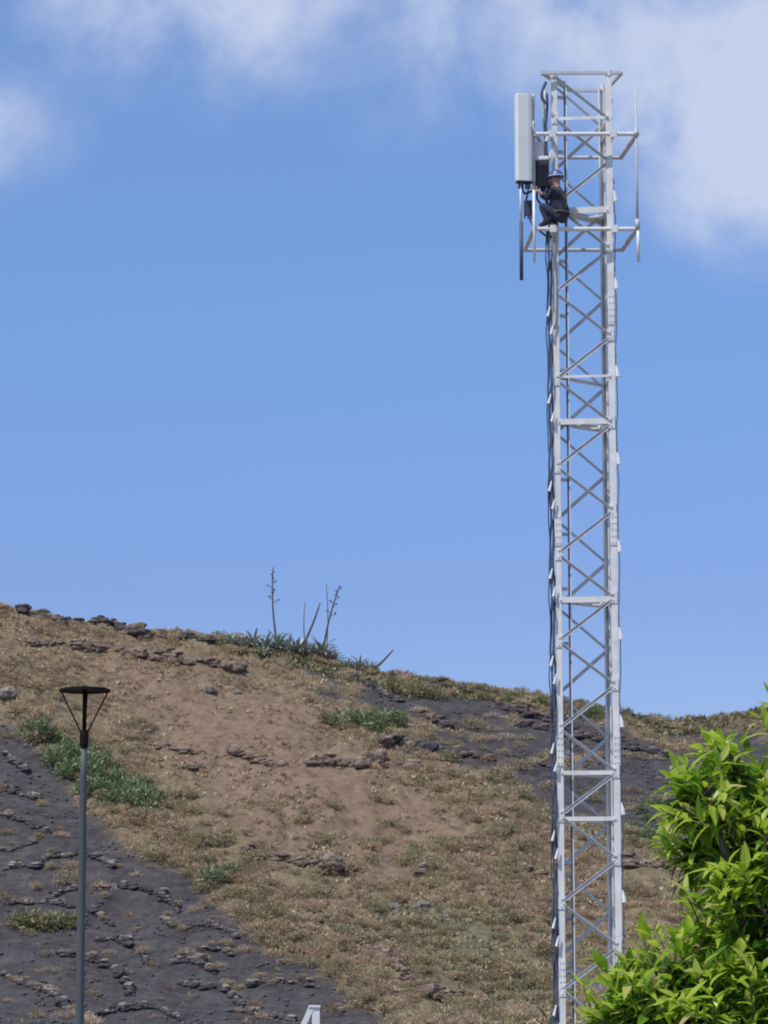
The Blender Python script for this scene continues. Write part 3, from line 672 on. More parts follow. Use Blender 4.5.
for i, (x, y, w, tip, br, lab) in enumerate(AG):
    P = hit(x, y + 1); 
    k_ = 2
    while P is None: P = hit(x, y + k_); k_ += 2
    P = P - Vector((0, 0, .05)); r = sized(w / 2, P) / .85
    root = thing('agave_plant', lab, 'agave', P, 'agaves on the ridge')
    o = rosette(i).build('rosette', M_AGAVE, root); o.scale = (r * 1.15, r * 1.15, r * 1.6)
    if tip:
        T = at(tip[0], tip[1], P.y); mb = MB(); d = T - P; ln = d.length; bend = Vector((.03 * ln * (1 if i % 2 else -1), 0, 0))
        pts = [P + d * s + bend * math.sin(s * 3.1) for s in np.linspace(0, 1, 9)]; r0 = .085 if br or tip[0] == 320 else .05
        if tip[0] in (320, 393): r0 = .11
        mb.tube(pts, [r0 * (1 - .55 * s) for s in np.linspace(0, 1, 9)], 7)
        if tip[0] == 320: pass
        st = kid(mb, 'flower_stalk', M_STALK, root, True)
        if br:
            rb = random.Random(i)
            for k in range(9):
                s = .58 + .045 * k; q = P + d * s + bend * math.sin(s * 3.1); a = k * 2.4; l = (.62 - .05 * k) * .62; e = q + Vector((math.cos(a) * l, math.sin(a) * l, .25 * l)); mb2 = MB(); mb2.tube([q, (q + e) / 2 - Vector((0, 0, .05)), e], [.03, .024, .02], 5)
                for _ in range(5): mb2.stone(e + Vector((rb.gauss(0, .07), rb.gauss(0, .07), rb.uniform(0, .12))), .038, rb, 1)
                c = kid(mb2, 'flower_branch', M_STALK, root); c.parent = st

# ------------------------------------------------------------------ lattice mast
M_PAINT = mat('pale_painted_steel', (.74, .745, .735), .5, .0, noise_sc=3.5, noise_amt=.08, color2=(.60, .605, .60))
M_GALV = mat('galvanised_steel', (.54, .56, .58), .55, .1, noise_sc=5, noise_amt=.12)
M_CABLE = mat('dark_blue_grey_cable', (.07, .09, .14), .6, noise_sc=4, noise_amt=.1)
M_WHITE = mat('white_plastic', (.78, .79, .80), .4, noise_sc=3, noise_amt=.04)
M_BLACK = mat('black_metal', (.022, .022, .026), .5, noise_sc=6)
DA = 52.0
def foot(px, Y): return Vector((at(px, 600, Y).x, Y, 0))
A2, B2, C2 = foot(555.4, DA), foot(618.0, DA - .12), foot(609.5, DA + .86)
u1 = (B2 - A2).normalized(); u2 = (C2 - A2).normalized()
CT = (A2 + B2 + C2) / 3
ZT = zat(74, DA); Z0 = gz(CT.x, CT.y) + 0.25
mast = thing('lattice_mast', 'tall pale grey triangular steel lattice mast carrying antennas and cables', 'mast', (CT.x, CT.y, gz(CT.x, CT.y)))
def P3(b, z): return Vector((b.x, b.y, z))
def leg(V, W1, W2):
    """60 degree bent plate leg: two flanges running towards the neighbours with small return lips"""
    mb = MB(); d1 = (W1 - V).normalized(); d2 = (W2 - V).normalized(); w = .135 if V is C2 else .11; t = .012
    for d, o in ((d1, d2), (d2, d1)):
        n = (o - d * o.dot(d)).normalized()
        a = V + d * .004; b = V + d * w
        mb.bar(P3((a + b) / 2 + n * t / 2, Z0), P3((a + b) / 2 + n * t / 2, ZT), d, w, t)
        e = V + d * (w + .0) + n * .022
        mb.bar(P3(e, Z0), P3(e, ZT - .01), n, .03, t)
    o = kid(mb, 'leg', M_PAINT, mast)
    # bolted splice plates
    for py in (310, 530, 750, 975):
        mb = MB(); z1, z2 = zat(py + 16, DA), zat(py - 16, DA)
        for d, q in ((d1, d2), (d2, d1)):
            n = (q - d * q.dot(d)).normalized(); c = V + d * .058 - n * .008
            mb.bar(P3(c, z1), P3(c, z2), d, .122, .014)
            for k in range(5):
                for s in (.03, .085):
                    z = z1 + (z2 - z1) * (k + .5) / 5; p_ = V + d * s; mb.tube([P3(p_ - n * .03, z), P3(p_ - n * .01, z)], .012, 6)
        s_ = kid(mb, 'splice_plate', M_PAINT, mast); s_.parent = o
    return o
legs = [leg(A2, B2, C2), leg(B2, C2, A2), leg(C2, A2, B2)]
# base plinth under the mast
mb = MB(); g0 = gz(CT.x, CT.y); mb.box((CT.x, CT.y, g0 + .05), 2.2, 2.2, .4, bev=.02); kid(mb, 'footing', mat('concrete', (.36, .35, .33), .9, noise_sc=5, bump=.3), mast)
def brace(Pa, Pb, out_n, w=.052, lip=.028, m=M_GALV, ends=.04, name='brace'):
    mb = MB(); d = (Pb - Pa).normalized(); sdv = out_n.cross(d).normalized()
    if sdv.z < 0: sdv = -sdv
    mb.bar(Pa + d * ends + out_n * .004, Pb - d * ends + out_n * .004, sdv, w, .007)
    mb.bar(Pa + d * ends + sdv * (w / 2) + out_n * (lip / 2 + math.copysign(.008, lip)), Pb - d * ends + sdv * (w / 2) + out_n * (lip / 2 + math.copysign(.008, lip)), out_n, abs(lip), .007)
    for e, s in ((Pa, 1), (Pb, -1)):
        q = e + d * s * (ends + .05); mb.tube([q + out_n * .01, q + out_n * .03], .014, 6)
    return kid(mb, name, m, mast)
def out_of(V, W):
    m_ = (V + W) / 2 - CT; m_.z = 0; return m_.normalized()
nAB, nBC, nCA = out_of(A2, B2), out_of(B2, C2), out_of(C2, A2)
hp = 43.6
def zig(V, W, n, start, first_on_V, count, inset=.05):
    d = (W - V).normalized()
    for i in range(count):
        fv = (i % 2 == 0) == first_on_V
        s_, e_ = (V, W) if fv else (W, V)
        a = zat(start + hp * i, s_.y); b = zat(start + hp * (i + 1), e_.y); dd = d if fv else -d
        if min(a, b) < Z0 + .1: break
        brace(P3(s_ + dd * inset, a), P3(e_ - dd * inset, b), n)
zig(A2, B2, nAB, 76, True, 1)
zig(A2, B2, nAB, 118.5, True, 22)
zig(A2, C2, nCA, 84, True, 22)
zig(B2, C2, nBC, 98, True, 22)
# horizontal members and internal rings
def horiz(py, faces='ABC', w=.06, m=M_PAINT, low=True):
    z = zat(py, DA)
    for nm, V, W_, n in (('A', A2, B2, nAB), ('B', B2, C2, nBC), ('C', C2, A2, nCA)):
        if nm in faces: brace(P3(V, z), P3(W_, z), n, w=w, lip=-.05, m=m, ends=.05, name='cross_bar')
def ring(py, ro=.30, ri=.23):
    z = zat(py, DA); mb = MB(); c = P3(CT, z); vs = []; n = 32
    for q, dz in ((ro, 0), (ro, .03), (ri, .03), (ri, 0)):
        for k in range(n): a = 2 * math.pi * k / n; vs.append(c + Vector((q * math.cos(a), q * math.sin(a), dz)))
    fs = [(j * n + k, j * n + (k + 1) % n, ((j + 1) % 4) * n + (k + 1) % n, ((j + 1) % 4) * n + k) for j in range(4) for k in range(n)]
    mb.add(vs, fs)
    for V in (A2, B2, C2):
        d = (V - CT).normalized(); mb.bar(P3(CT + d * ro, z + .05), P3(V - d * .08, z + .05), (0, 0, 1), .05, .04)
    kid(mb, 'stiffening_ring', M_PAINT, mast)
horiz(119, 'AB'); horiz(131, 'B', .05); horiz(211, 'ABC', .11); ring(211)
horiz(377, 'ABC', .045); horiz(422, 'ABC', .1); ring(424); horiz(600, 'ABC', .1); ring(602)
horiz(773, 'ABC', .07); horiz(819, 'ABC', .07)
# capping frame, wider than the mast
mb = MB(); zc = zat(73, DA - .1)
cp = [P3(foot(1, 1) * 0 + at(541.5, 73, DA - .1), zc), P3(at(621.5, 73, DA - .1), zc), P3(C2 + Vector((.05, .1, 0)), zc), P3(C2 + Vector((-.6, .1, 0)), zc)]
for i in range(4): mb.bar(cp[i], cp[(i + 1) % 4], (0, 0, 1), .055 - .004 * (i % 2), .05)
kid(mb, 'cap_frame', M_GALV, mast)
for V in (A2, B2, C2):
    mb = MB(); q = V + (CT - V).normalized() * .05; mb.tube([P3(q, zc - .05), P3(q, zc + .05)], .05, 10); kid(mb, 'post_cap', M_PAINT, mast)
# fall arrest rail inside the rear leg with its brackets
mb = MB(); rp = foot(569.3, DA + .12); mb.bar(P3(rp, Z0 + .3), P3(rp, ZT - .1), (1, 0, 0), .03, .05); rl = kid(mb, 'climbing_rail', M_CABLE, mast)
mb = MB(); rq = rp + Vector((.028, -.01, 0)); mb.bar(P3(rq, Z0 + .3), P3(rq, ZT - .1), (1, 0, 0), .02, .03); kid(mb, 'climbing_rail', M_PAINT, mast)
py = 96
while py < 1040:
    z = zat(py, DA); mb = MB()
    mb.bar(P3(rp, z), P3(A2 + u2 * .09, z), (0, 0, 1), .06, .03); o = kid(mb, 'rail_bracket', M_GALV, mast); o.parent = rl; py += 54.7
# feeder cables up the left leg and one up the right leg
def cable(base, amp, seed, rad, z_lo, z_hi, wig=.44, name='feeder_cable', m=M_CABLE):
    r_ = random.Random(seed); ph = r_.uniform(0, 6); pts = []; z = z_lo
    while z < z_hi:
        pts.append(Vector((base.x + amp * math.sin(z * 4.1 + ph) + .4 * amp * math.sin(z * 9.3 + ph * 2), base.y + amp * math.cos(z * 3.3 + ph), z))); z += .14
    mb = MB(); mb.tube(pts, rad, 6); return kid(mb, name, m, mast, True)
for i, (dx, dy) in enumerate(((-.02, .03), (-.05, .0), (-.075, .04), (-.04, -.03), (-.10, .02))):
    cable(A2 + Vector((dx, dy, 0)), .014 + .007 * (i % 2), i, (.019, .016, .02, .014, .012)[i], Z0, zat(170 if i != 2 else 90, DA) if i < 4 else zat(235, DA))
cable(B2 + Vector((.022, -.01, 0)), .012, 30, .010, Z0, zat(190, DA))
def clamp(V, py, sx, kind):
    z = zat(py, DA); mb = MB(); c = P3(V, z)
    if kind == 0:     # narrow white wedge: cable hanger
        mb.tube([c + Vector((0, 0, .12)), c + Vector((sx * .02, -.005, .0)), c + Vector((sx * .03, -.01, -.09))], [.01, .034, .04], 6)
    else: mb.tube([c + Vector((-sx * .035, 0, .1)), c + Vector((sx * .01, -.01, -.08))], [.012, .03], 6)
    return kid(mb, 'cable_hanger', M_WHITE, mast)
py = 199
while py < 1030:
    clamp(B2 + Vector((.012, -.05, 0)), py, 1, 0); py += 87.3
py = 138
while py < 1030:
    clamp(A2 + Vector((-.085, -.05, 0)), py, -1, 1); clamp(A2 + Vector((-.03, -.06, 0)), py + 18, -1, 1); py += 87.3
for i, (dx, dy) in enumerate(((-.12, .02), (-.15, .0), (-.10, -.03))):       # pale conduits beside the head of the left leg
    cable(A2 + Vector((dx + .02, dy, 0)), .02, 60 + i, .02, zat(196, DA), zat(84 + 9 * i, DA), name='conduit', m=(M_PAINT, M_GALV, M_CABLE)[i])
cable(A2 + Vector((.04, -.05, 0)), .012, 71, .02, zat(330, DA), zat(232, DA), name='conduit', m=M_GALV)
# gusset plates where braces meet the legs
for i in range(11):
    for (V, d, py) in ((A2, u1, 118 + 87.2 * i), (B2, -u1, 161.6 + 87.2 * i)):
        z = zat(py, DA)
        if z < Z0 + .2: continue
        mb = MB(); c = V + d * .07 + nAB * .013; mb.bar(P3(c, z - .11), P3(c, z + .11), d, .12, .008)
        for q in (-.06, .06): mb.tube([P3(c + nAB * .004, z + q), P3(c + nAB * .02, z + q)], .013, 6)
        kid(mb, 'gusset_plate', M_PAINT, mast)

# antenna mounting frames
YF, YR = DA - .32, DA + 1.22
def mount(pyF, pyR, xl, xr, rl_, rr_):
    mb = MB(); zF = zat(pyF, YF)
    f0, f1 = at(xl, pyF, YF), at(xr, pyF, YF); f0.z = f1.z = zF
    r0, r1 = at(rl_, pyR, YR), at(rr_, pyR, YR); r0.z = r1.z = zF
    mb.tube([f0, f1], .038, 10); o = kid(mb, 'mounting_frame', M_PAINT, mast, False)
    for (a, b, rad) in ((r0, r1, .034), (f1, r1, .042), (f0, r0, .038)):
        mb = MB(); mb.tube([a, b], rad, 10); c = kid(mb, 'frame_pipe', M_GALV, mast); c.parent = o
    for V in (A2, B2):     # stand-off brackets back to the legs
        mb = MB(); t = V.x; mb.bar(Vector((t, YF, zF + .0)), P3(V + nAB * .02, zF), (0, 0, 1), .09, .06); mb.bar(Vector((t - .06, YF - .045, zF)), Vector((t + .06, YF - .045, zF)), (0, 0, 1), .13, .012)
        c = kid(mb, 'bracket', M_PAINT, mast); c.parent = o
    mb = MB(); mb.bar(Vector((C2.x, YR - .03, zF)), P3(C2, zF), (0, 0, 1), .09, .06); c = kid(mb, 'bracket', M_PAINT, mast); c.parent = o
    return zF, f0, f1, r0, r1
zU = mount(134, 157, 536, 637, 548, 621); zL = mount(229, 246, 534, 637, 525, 622)
# vertical pipes carried by the frames
def vpipe(px, Y, p0, p1, r, m, name='mounting_pole'):
    mb = MB(); a = at(px, p1, Y); b = at(px, p0, Y); b.x = a.x; mb.tube([a, b], r, 10); return kid(mb, name, m, mast, True)
vpipe(638.5, YF - .05, 224, 262, .03, M_WHITE)
vpipe(534.5, YF - .05, 190, 262, .025, M_WHITE)
vpipe(521.5, YF + .35, 222, 280, .034, M_CABLE); vpipe(521, YF + .35, 182, 221, .022, M_WHITE)
mb = MB(); a = at(537, 134, YF); mb.tube([at(534, 121, YF), at(533, 126, YF), at(535, 132, YF), a], .022, 8); kid(mb, 'hook', M_GALV, mast, True)
# thin whip antenna on the right
w = thing('whip_antenna', 'thin grey whip antenna standing upright at the right end of the mounting frames', 'antenna', at(637.5, 226, YF - .05))
mb = MB(); b0 = at(637.5, 226, YF - .05); t0 = at(637, 88, YF - .05); mid_ = b0 + Vector((0, 0, .9)); mb.tube([b0, mid_, Vector((b0.x, b0.y, t0.z))], [.026, .021, .015], 8); kid(mb, 'whip', M_GALV, w, True)
mb = MB(); mb.tube([b0 - Vector((0, 0, .06)), b0 + Vector((0, 0, .12))], .045, 10); zz = zU[0]; mb.tube([Vector((b0.x, b0.y, zz - .06)), Vector((b0.x, b0.y, zz + .06))], .043, 10); kid(mb, 'clamp', M_GALV, w, True)
# panel antenna
pa_c = at(524, 137, YF + .05); pa = thing('panel_antenna', 'long pale grey panel antenna upright at the left of the mast top', 'antenna', at(524, 181, YF + .05))
mb = MB(); zt_, zb_ = at(524, 94, YF).z, at(524, 181, YF).z
prof = [(-.155, .07), (-.155, -.04), (-.125, -.075), (.06, -.085), (.11, -.075), (.155, -.03), (.155, .07)]
rot = R(14); vs = []
for z, kk in ((zb_, .96), (zb_ + .02, 1), (zt_ - .02, 1), (zt_, .96)):
    for x, y in prof: x *= kk; y *= kk; vs.append((pa_c.x + x * math.cos(rot) - y * math.sin(rot), pa_c.y + x * math.sin(rot) + y * math.cos(rot), z))
npf = len(prof); fs = [tuple(range(npf - 1, -1, -1)), tuple(3 * npf + k for k in range(npf))] + [(i * npf + k, i * npf + (k + 1) % npf, (i + 1) * npf + (k + 1) % npf, (i + 1) * npf + k) for i in range(3) for k in range(npf)]
mb.add(vs, fs); kid(mb, 'radome', mat('antenna_grey', (.72, .75, .73), .45, noise_sc=2, noise_amt=.05), pa)
mb = MB(); mb.box((pa_c.x, pa_c.y, zb_ - .012), .30, .15, .03, rot)
for k in range(4): mb.tube([(pa_c.x - .09 + .06 * k, pa_c.y, zb_ - .02), (pa_c.x - .09 + .06 * k, pa_c.y, zb_ - .13)], .018, 8)
kid(mb, 'connector_plate', M_BLACK, pa)
for zz in (zt_ - .1, zU[0], zb_ + .12):
    mb = MB(); q = Vector((pa_c.x + .1, pa_c.y + .09, zz)); e = Vector((at(534, 136, YF).x, YF + .1, zz)); mb.bar(q, e, (0, 0, 1), .12, .035); mb.tube([e - Vector((0, 0, .09)), e + Vector((0, 0, .09))], .03, 8); kid(mb, 'tilt_bracket', M_GALV, pa)
mb = MB(); e = Vector((at(534, 136, YF).x, YF + .1, 0)); mb.tube([P3(e, zb_ - .5), P3(e, zt_ + .02)], .028, 10); kid(mb, 'support_pipe', M_GALV, pa, True)
# radio units
def radio(px, py, wpx, hpx, Y, label, m, cap, group='boxes beside the panel antenna', fins=True):
    c = at(px, py, Y); wd = wpx / 56; h = hpx / 56; o = thing('radio_unit', label, 'radio unit', c - Vector((0, 0, h / 2)), group)
    mb = MB(); mb.box(c, wd, wd * .55, h, R(-12)); kid(mb, 'housing', m, o)
    if fins:
        for k in range(7):
            mb = MB(); x = -wd / 2 + wd * (k + .5) / 7; q = c + Vector((x * math.cos(R(-12)), x * math.sin(R(-12)), 0)) + Vector((-.06, -1, 0)).normalized() * (wd * .3 + .012); mb.bar(q - Vector((0, 0, h * .42)), q + Vector((0, 0, h * .42)), (1, 0, 0), .008, .05); kid(mb, 'cooling_fin', m, o)
    if cap:
        mb = MB(); mb.box(c + Vector((0, 0, h / 2 + .03)), wd * 1.1, wd * .62, .07, R(-12)); kid(mb, 'sun_shield', M_WHITE, o)
    mb = MB()
    for k in range(3): mb.tube([c + Vector((-.06 + .06 * k, 0, -h / 2)), c + Vector((-.06 + .06 * k, 0, -h / 2 - .06))], .014, 6)
    kid(mb, 'connector', M_BLACK, o); return o
M_RRU = mat('dark_radio_housing', (.045, .048, .06), .5, noise_sc=4)
radio(541, 174, 16, 27, YF + .22, 'black finned radio box with a white top, between panel antenna and worker', M_RRU, True)
radio(539, 150, 10, 16, YF + .3, 'small white box above the black radio box', M_WHITE, False, fins=False)
radio(528, 208, 8, 15, YF + .38, 'small black box hanging under the panel antenna', M_RRU, False, fins=False)
# jumper cables looping between the boxes
def jumper(pts, r, label):
    mb = MB(); P_ = [at(*q) for q in pts]; sm = []
    for i in range(len(P_) - 1):
        p0, p1, p2, p3 = P_[max(i - 1, 0)], P_[i], P_[i + 1], P_[min(i + 2, len(P_) - 1)]
        for k in range(5):
            t = k / 5; sm.append(.5 * ((2 * p1) + (p2 - p0) * t + (2 * p0 - 5 * p1 + 4 * p2 - p3) * t * t + (3 * p1 - p0 - 3 * p2 + p3) * t ** 3))
    sm.append(P_[-1]); mb.tube(sm, r, 6); tag(mb.build('jumper_cable', M_CABLE, smooth=True), label, 'cable', 'jumper cables at the mast head')
Yj = YF + .25
jumper([(521, 184, Yj), (524, 193, Yj), (530, 192, Yj), (536, 188, Yj)], .022, 'black cable looping from the panel antenna base to the radio box')
jumper([(538, 188, Yj), (537, 198, Yj), (542, 206, Yj), (547, 214, Yj + .1), (549, 232, DA - .03)], .022, 'black cable dropping from the radio box to the mast leg')
jumper([(543, 188, Yj), (541, 196, Yj), (546, 200, Yj), (549, 210, Yj + .1)], .028, 'short thick black cable under the radio box')
jumper([(527, 184, Yj + .1), (528, 192, Yj + .1), (526, 200, Yj + .12)], .02, 'black cable from the panel antenna to the small lower box')
jumper([(529, 216, Yj + .1), (531, 222, Yj + .1), (534, 226, Yj), (546, 236, DA - .05)], .02, 'black cable from the small lower box towards the mast')
jumper([(546, 82, DA - .1), (542, 92, DA - .12), (543, 100, DA - .1), (548, 104, DA - .1)], .03, 'thick grey cable loop at the top left corner of the mast')

# ------------------------------------------------------------------ worker crouching on the lower mounting frame
M_SKIN = mat('skin', (.42, .24, .17), .55, noise_sc=6, noise_amt=.05)
M_NAVY = mat('navy_workwear', (.022, .028, .055), .85, noise_sc=14, noise_amt=.2)
M_TROU = mat('dark_blue_trousers', (.03, .04, .075), .85, noise_sc=12, noise_amt=.2)
M_BOOT = mat('boot_leather', (.02, .018, .018), .6, noise_sc=10)
M_HELM = mat('blue_helmet', (.06, .10, .28), .35, noise_sc=4, noise_amt=.05)
def skin_chain(nodes, edges, root=0, sub=2):
    me = bpy.data.meshes.new('tmp'); me.from_pydata([n[0] for n in nodes], edges, []); o = bpy.data.objects.new('tmp', me); COL.objects.link(o)
    o.modifiers.new('s', 'SKIN')
    for i, n in enumerate(nodes):
        sv = me.skin_vertices[0].data[i]; r = n[1]; sv.radius = r if isinstance(r, tuple) else (r, r); sv.use_root = (i == root)
    m = o.modifiers.new('d', 'SUBSURF'); m.levels = sub; m.render_levels = sub
    dg = bpy.context.evaluated_depsgraph_get(); ev = o.evaluated_get(dg); em = ev.to_mesh()
    vs = [v.co.copy() for v in em.vertices]; fs = [tuple(p_.vertices) for p_ in em.polygons]; ev.to_mesh_clear()
    bpy.data.objects.remove(o); bpy.data.meshes.remove(me); return vs, fs
Yp = YF - .02
seat = at(561.5, 224, Yp)
zsit = zL[0] + .038 + .185
pel = Vector((seat.x, Yp, zsit))
# facing: to the left and a little away from the camera
fwd = Vector((-.86, .5, 0)).normalized(); lft = Vector((-fwd.y, fwd.x, 0)) ; upv = Vector((0, 0, 1))
def B(f, l, u): return pel + fwd * f + lft * l + upv * u      # l>0 : the worker's left
nodes = []; edges = []
def nd(p_, r, parent=None):
    nodes.append((p_, r))
    if parent is not None: edges.append((parent, len(nodes) - 1))
    return len(nodes) - 1
n0 = nd(B(0, 0, 0), (.135, .15)); n1_ = nd(B(.03, 0, .14), (.135, .16), n0); n2_ = nd(B(.06, 0, .30), (.135, .17), n1_); n3_ = nd(B(.07, 0, .44), (.12, .16), n2_); n4 = nd(B(.07, 0, .52), (.06, .065), n3_); n5 = nd(B(.08, 0, .585), (.055, .055), n4)
h1 = nd(B(.105, 0, .66), (.088, .075), n5); h2 = nd(B(.105, 0, .745), (.092, .075), h1)
hand_t = []
for s, elbow, wrist in ((-1, B(.33, -.26, .38), None), (1, B(.27, .30, .30), None)):
    sh = nd(B(.07, s * .19, .45), .062, n3_)
    if s == 1:   # arm reaching out to the black box at the left
        el = at(548, 199, Yp + .02); wr = at(538, 191, Yp + .03); ha = at(534.5, 189.5, Yp + .04)
    else:        # other hand holds the mast leg in front of the face
        el = at(554, 206, Yp + .20); wr = at(551, 201, Yp + .14); ha = at(550, 196.5, Yp + .12)
    mid1 = nd((nodes[sh][0] + el) / 2, .052, sh); e_ = nd(el, .043, mid1); m2 = nd((el + wr) / 2, .038, e_); w_ = nd(wr, .026, m2)
    hn = nd(wr + (ha - wr) * .7, (.040, .022), w_); hand_t.append((wr, ha, w_, s))
for s in (-1, 1):
    hip = nd(B(.02, s * .095, -.02), .092, n0); kn_p = B(.31, s * .19, .22); ank = B(.20, s * .13, -.11)
    t1 = nd((B(.02, s * .095, -.02) + kn_p) / 2, .084, hip); kn = nd(kn_p, .066, t1); c1 = nd(kn_p.lerp(ank, .4), .062, kn); an = nd(ank, .044, c1)
    he = nd(B(.17, s * .13, -.145), .04, an); to = nd(B(.37, s * .15, -.155), (.03, .044), an)
# grow the surface over the joints
vs, fs = skin_chain(nodes, edges, 0, 2)
body = MB(); body.add(vs, fs)
# fingers: short tapering chains rooted inside the palm
for (wr, ha, wi, s) in hand_t:
    d = (ha - wr).normalized(); sdv = d.cross(Vector((0, 0, 1))).normalized() if abs(d.z) < .8 else Vector((.3, 1, 0)).normalized(); nn = d.cross(sdv).normalized()
    pc = wr + (ha - wr) * .75
    for k, (off_, l) in enumerate(((-.03, .07), (-.01, .08), (.01, .076), (.03, .06))):
        b = pc + nn * off_; p1 = b + d * (.03 + l * .35); p2 = p1 + (d * .7 + sdv * .7 * s).normalized() * l * .35; p3_ = p2 + (d * .1 + sdv * s).normalized() * l * .3
        v_, f_ = skin_chain([(b, .010), (p1, .0095), (p2, .009), (p3_, .0075)], [(0, 1), (1, 2), (2, 3)], 0, 1); body.add(v_, f_)
    b = wr + (ha - wr) * .35 - nn * .02; p1 = b - nn * .035 + d * .02; p2 = p1 - nn * .008 + d * .035 + sdv * s * .01
    v_, f_ = skin_chain([(b, .012), (p1, .011), (p2, .009)], [(0, 1), (1, 2)], 0, 1); body.add(v_, f_)
# face: nose, ears, brows, mouth, eyes as small shaped lumps on the head
hc = B(.11, 0, .70); fd = (fwd + Vector((0, 0, -.25))).normalized()
def lump(c, rx, ry, rz, mi=0):
    v_, f_ = ICO[1]; body.add([c + fwd * (v.x * rx) + lft * (v.y * ry) + upv * (v.z * rz) for v in v_], f_, mi=mi)
lump(hc + fwd * .092 + upv * -.012, .022, .014, .026)
for s in (-1, 1): lump(hc + lft * s * .078, .018, .01, .032); lump(hc + fwd * .078 + lft * s * .032 + upv * .02, .014, .014, .009)
lump(hc + fwd * .086 - upv * .052, .01, .024, .007); lump(hc + fwd * .07 - upv * .085, .025, .03, .02)
person = body.build('person', [M_SKIN, M_NAVY, M_TROU, M_BOOT], smooth=True, origin=pel)
tag(person, 'person in dark navy workwear and blue helmet crouching on the mast frame, reaching left', 'person')
wrs = [h[0] for h in hand_t]
for p_ in person.data.polygons:
    c = Vector(p_.center) + pel; rel = c - pel; u = rel.z
    near_hand = False
    for (wr, ha, _, s) in hand_t:
        el_ = at(548, 199, Yp + .02) if s == 1 else at(554, 206, Yp + .20); ax = (ha - el_); tt = (c - el_).dot(ax) / ax.length_squared
        if tt > .45 and ((c - (el_ + ax * tt)).length < .085): near_hand = True
    if near_hand or u > .545: mi = 0
    elif u < -.085: mi = 3
    elif u > .03 and not (rel.dot(fwd) > .15 and u < .31): mi = 1
    else: mi = 2
    p_.material_index = mi
def pkid(mb, name, m, smooth=True):
    o = mb.build(name, m, person, smooth); o.data.transform(Matrix.Translation(-pel)); return o
mb = MB(); hcap = B(.10, 0, .745); v_, f_ = ICO[2]
mb.add([hcap + fwd * v.x * .135 + lft * v.y * .112 + upv * (max(v.z, -.12) * .125) for v in v_], f_)
ring_ = [hcap + fwd * math.cos(a) * (.138 if math.cos(a) < .3 else .165) + lft * math.sin(a) * .114 - upv * .012 for a in np.linspace(0, 2 * math.pi, 25)[:-1]]
mb.tube(ring_ + [ring_[0]], .012, 6, cap=False); pkid(mb, 'helmet', M_HELM)
mb = MB(); mb.tube([hcap + fwd * math.cos(a) * .133 + lft * math.sin(a) * .113 + upv * .008 for a in np.linspace(0, 2 * math.pi, 25)], .008, 6, cap=False); pkid(mb, 'helmet_band', M_WHITE)
M_HARN = mat('harness_webbing', (.10, .08, .07), .8, noise_sc=10)
mb = MB()
for s in (-1, 1): mb.tube([B(.15, s * .07, .47), B(.07, s * .10, .535), B(-.04, s * .09, .44), B(-.09, s * .02, .28), B(-.115, -s * .06, .1)], .018, 6)
mb.tube([B(.02, 0, .06) + fwd * math.cos(a) * .155 + lft * math.sin(a) * .175 for a in np.linspace(0, 2 * math.pi, 21)], .022, 6, cap=False); pkid(mb, 'harness', M_HARN)
ln = MB(); ln.tube([B(-.02, -.17, .06), (B(-.02, -.17, .06) + P3(A2, pel.z + .3)) / 2 - Vector((0, 0, .12)), P3(A2 + Vector((.05, -.03, 0)), pel.z + .3)], .011, 6)
tag(ln.build('safety_lanyard', M_HARN, smooth=True), 'short safety rope from the worker harness to the mast leg', 'rope')

# ------------------------------------------------------------------ street lamp
YL = 33.0
lp = at(84, 745, YL); zg = gz(lp.x, YL); M_LAMP = mat('black_lamp_metal', (.008, .006, .006), .8, spec=.2, noise_sc=6); M_POLE = mat('grey_lamp_pole', (.075, .085, .088), .6, .1, noise_sc=2, noise_amt=.1)
lamp = thing('street_lamp', 'street lamp with black disc hood on three struts above a slim grey pole', 'street lamp', (lp.x, YL, zg))
z_c1, z_c0, z_h = zat(730, YL), zat(746, YL), zat(691, YL)
mb = MB(); mb.tube([(lp.x, YL, zg), (lp.x, YL, zg + .9), (lp.x, YL, zg + .95), (lp.x, YL, z_c0 - .35), (lp.x, YL, z_c0)], [.056, .054, .049, .038, .031], 16); kid(mb, 'pole', M_POLE, lamp, True)
mb = MB(); mb.disc((lp.x, YL, zg), .16, .02); kid(mb, 'base_plate', M_POLE, lamp)
mb = MB(); mb.tube([(lp.x, YL, z_c0 - .02), (lp.x, YL, z_c0 + .02), (lp.x, YL, z_c1 - .04), (lp.x, YL, z_c1)], [.04, .05, .05, .042], 16); kid(mb, 'collar', M_LAMP, lamp)
rh = 25.5 / F * 33.6
mb = MB(); c = Vector((lp.x, YL, z_h)); n = 40; vs = []
for q, dz in ((rh * .90, .0), (rh, -.008), (rh * 1.0, .016), (rh * .88, .028), (rh * .3, .038), (0.02, .04), (0.02, .02), (rh * .84, .012)):
    for k in range(n): a = 2 * math.pi * k / n; vs.append(c + Vector((q * math.cos(a), q * math.sin(a), dz)))
mb.add(vs, [(j * n + k, j * n + (k + 1) % n, ((j + 1) % 8) * n + (k + 1) % n, ((j + 1) % 8) * n + k) for j in range(8) for k in range(n)]); kid(mb, 'lamp_hood', M_LAMP, lamp)
for a in (R(180 - 4), R(-4), R(90)):
    mb = MB(); mb.bar((lp.x + .04 * math.cos(a), YL + .04 * math.sin(a), z_c1 - .02), (lp.x + rh * .93 * math.cos(a), YL + rh * .93 * math.sin(a), z_h + .005), (0, 0, 1), .016, .016); kid(mb, 'strut', M_LAMP, lamp)
mb = MB(); mb.tube([(lp.x, YL, z_c1 - .02), (lp.x, YL, z_h + .06)], .024, 12); kid(mb, 'stem', M_LAMP, lamp, True)

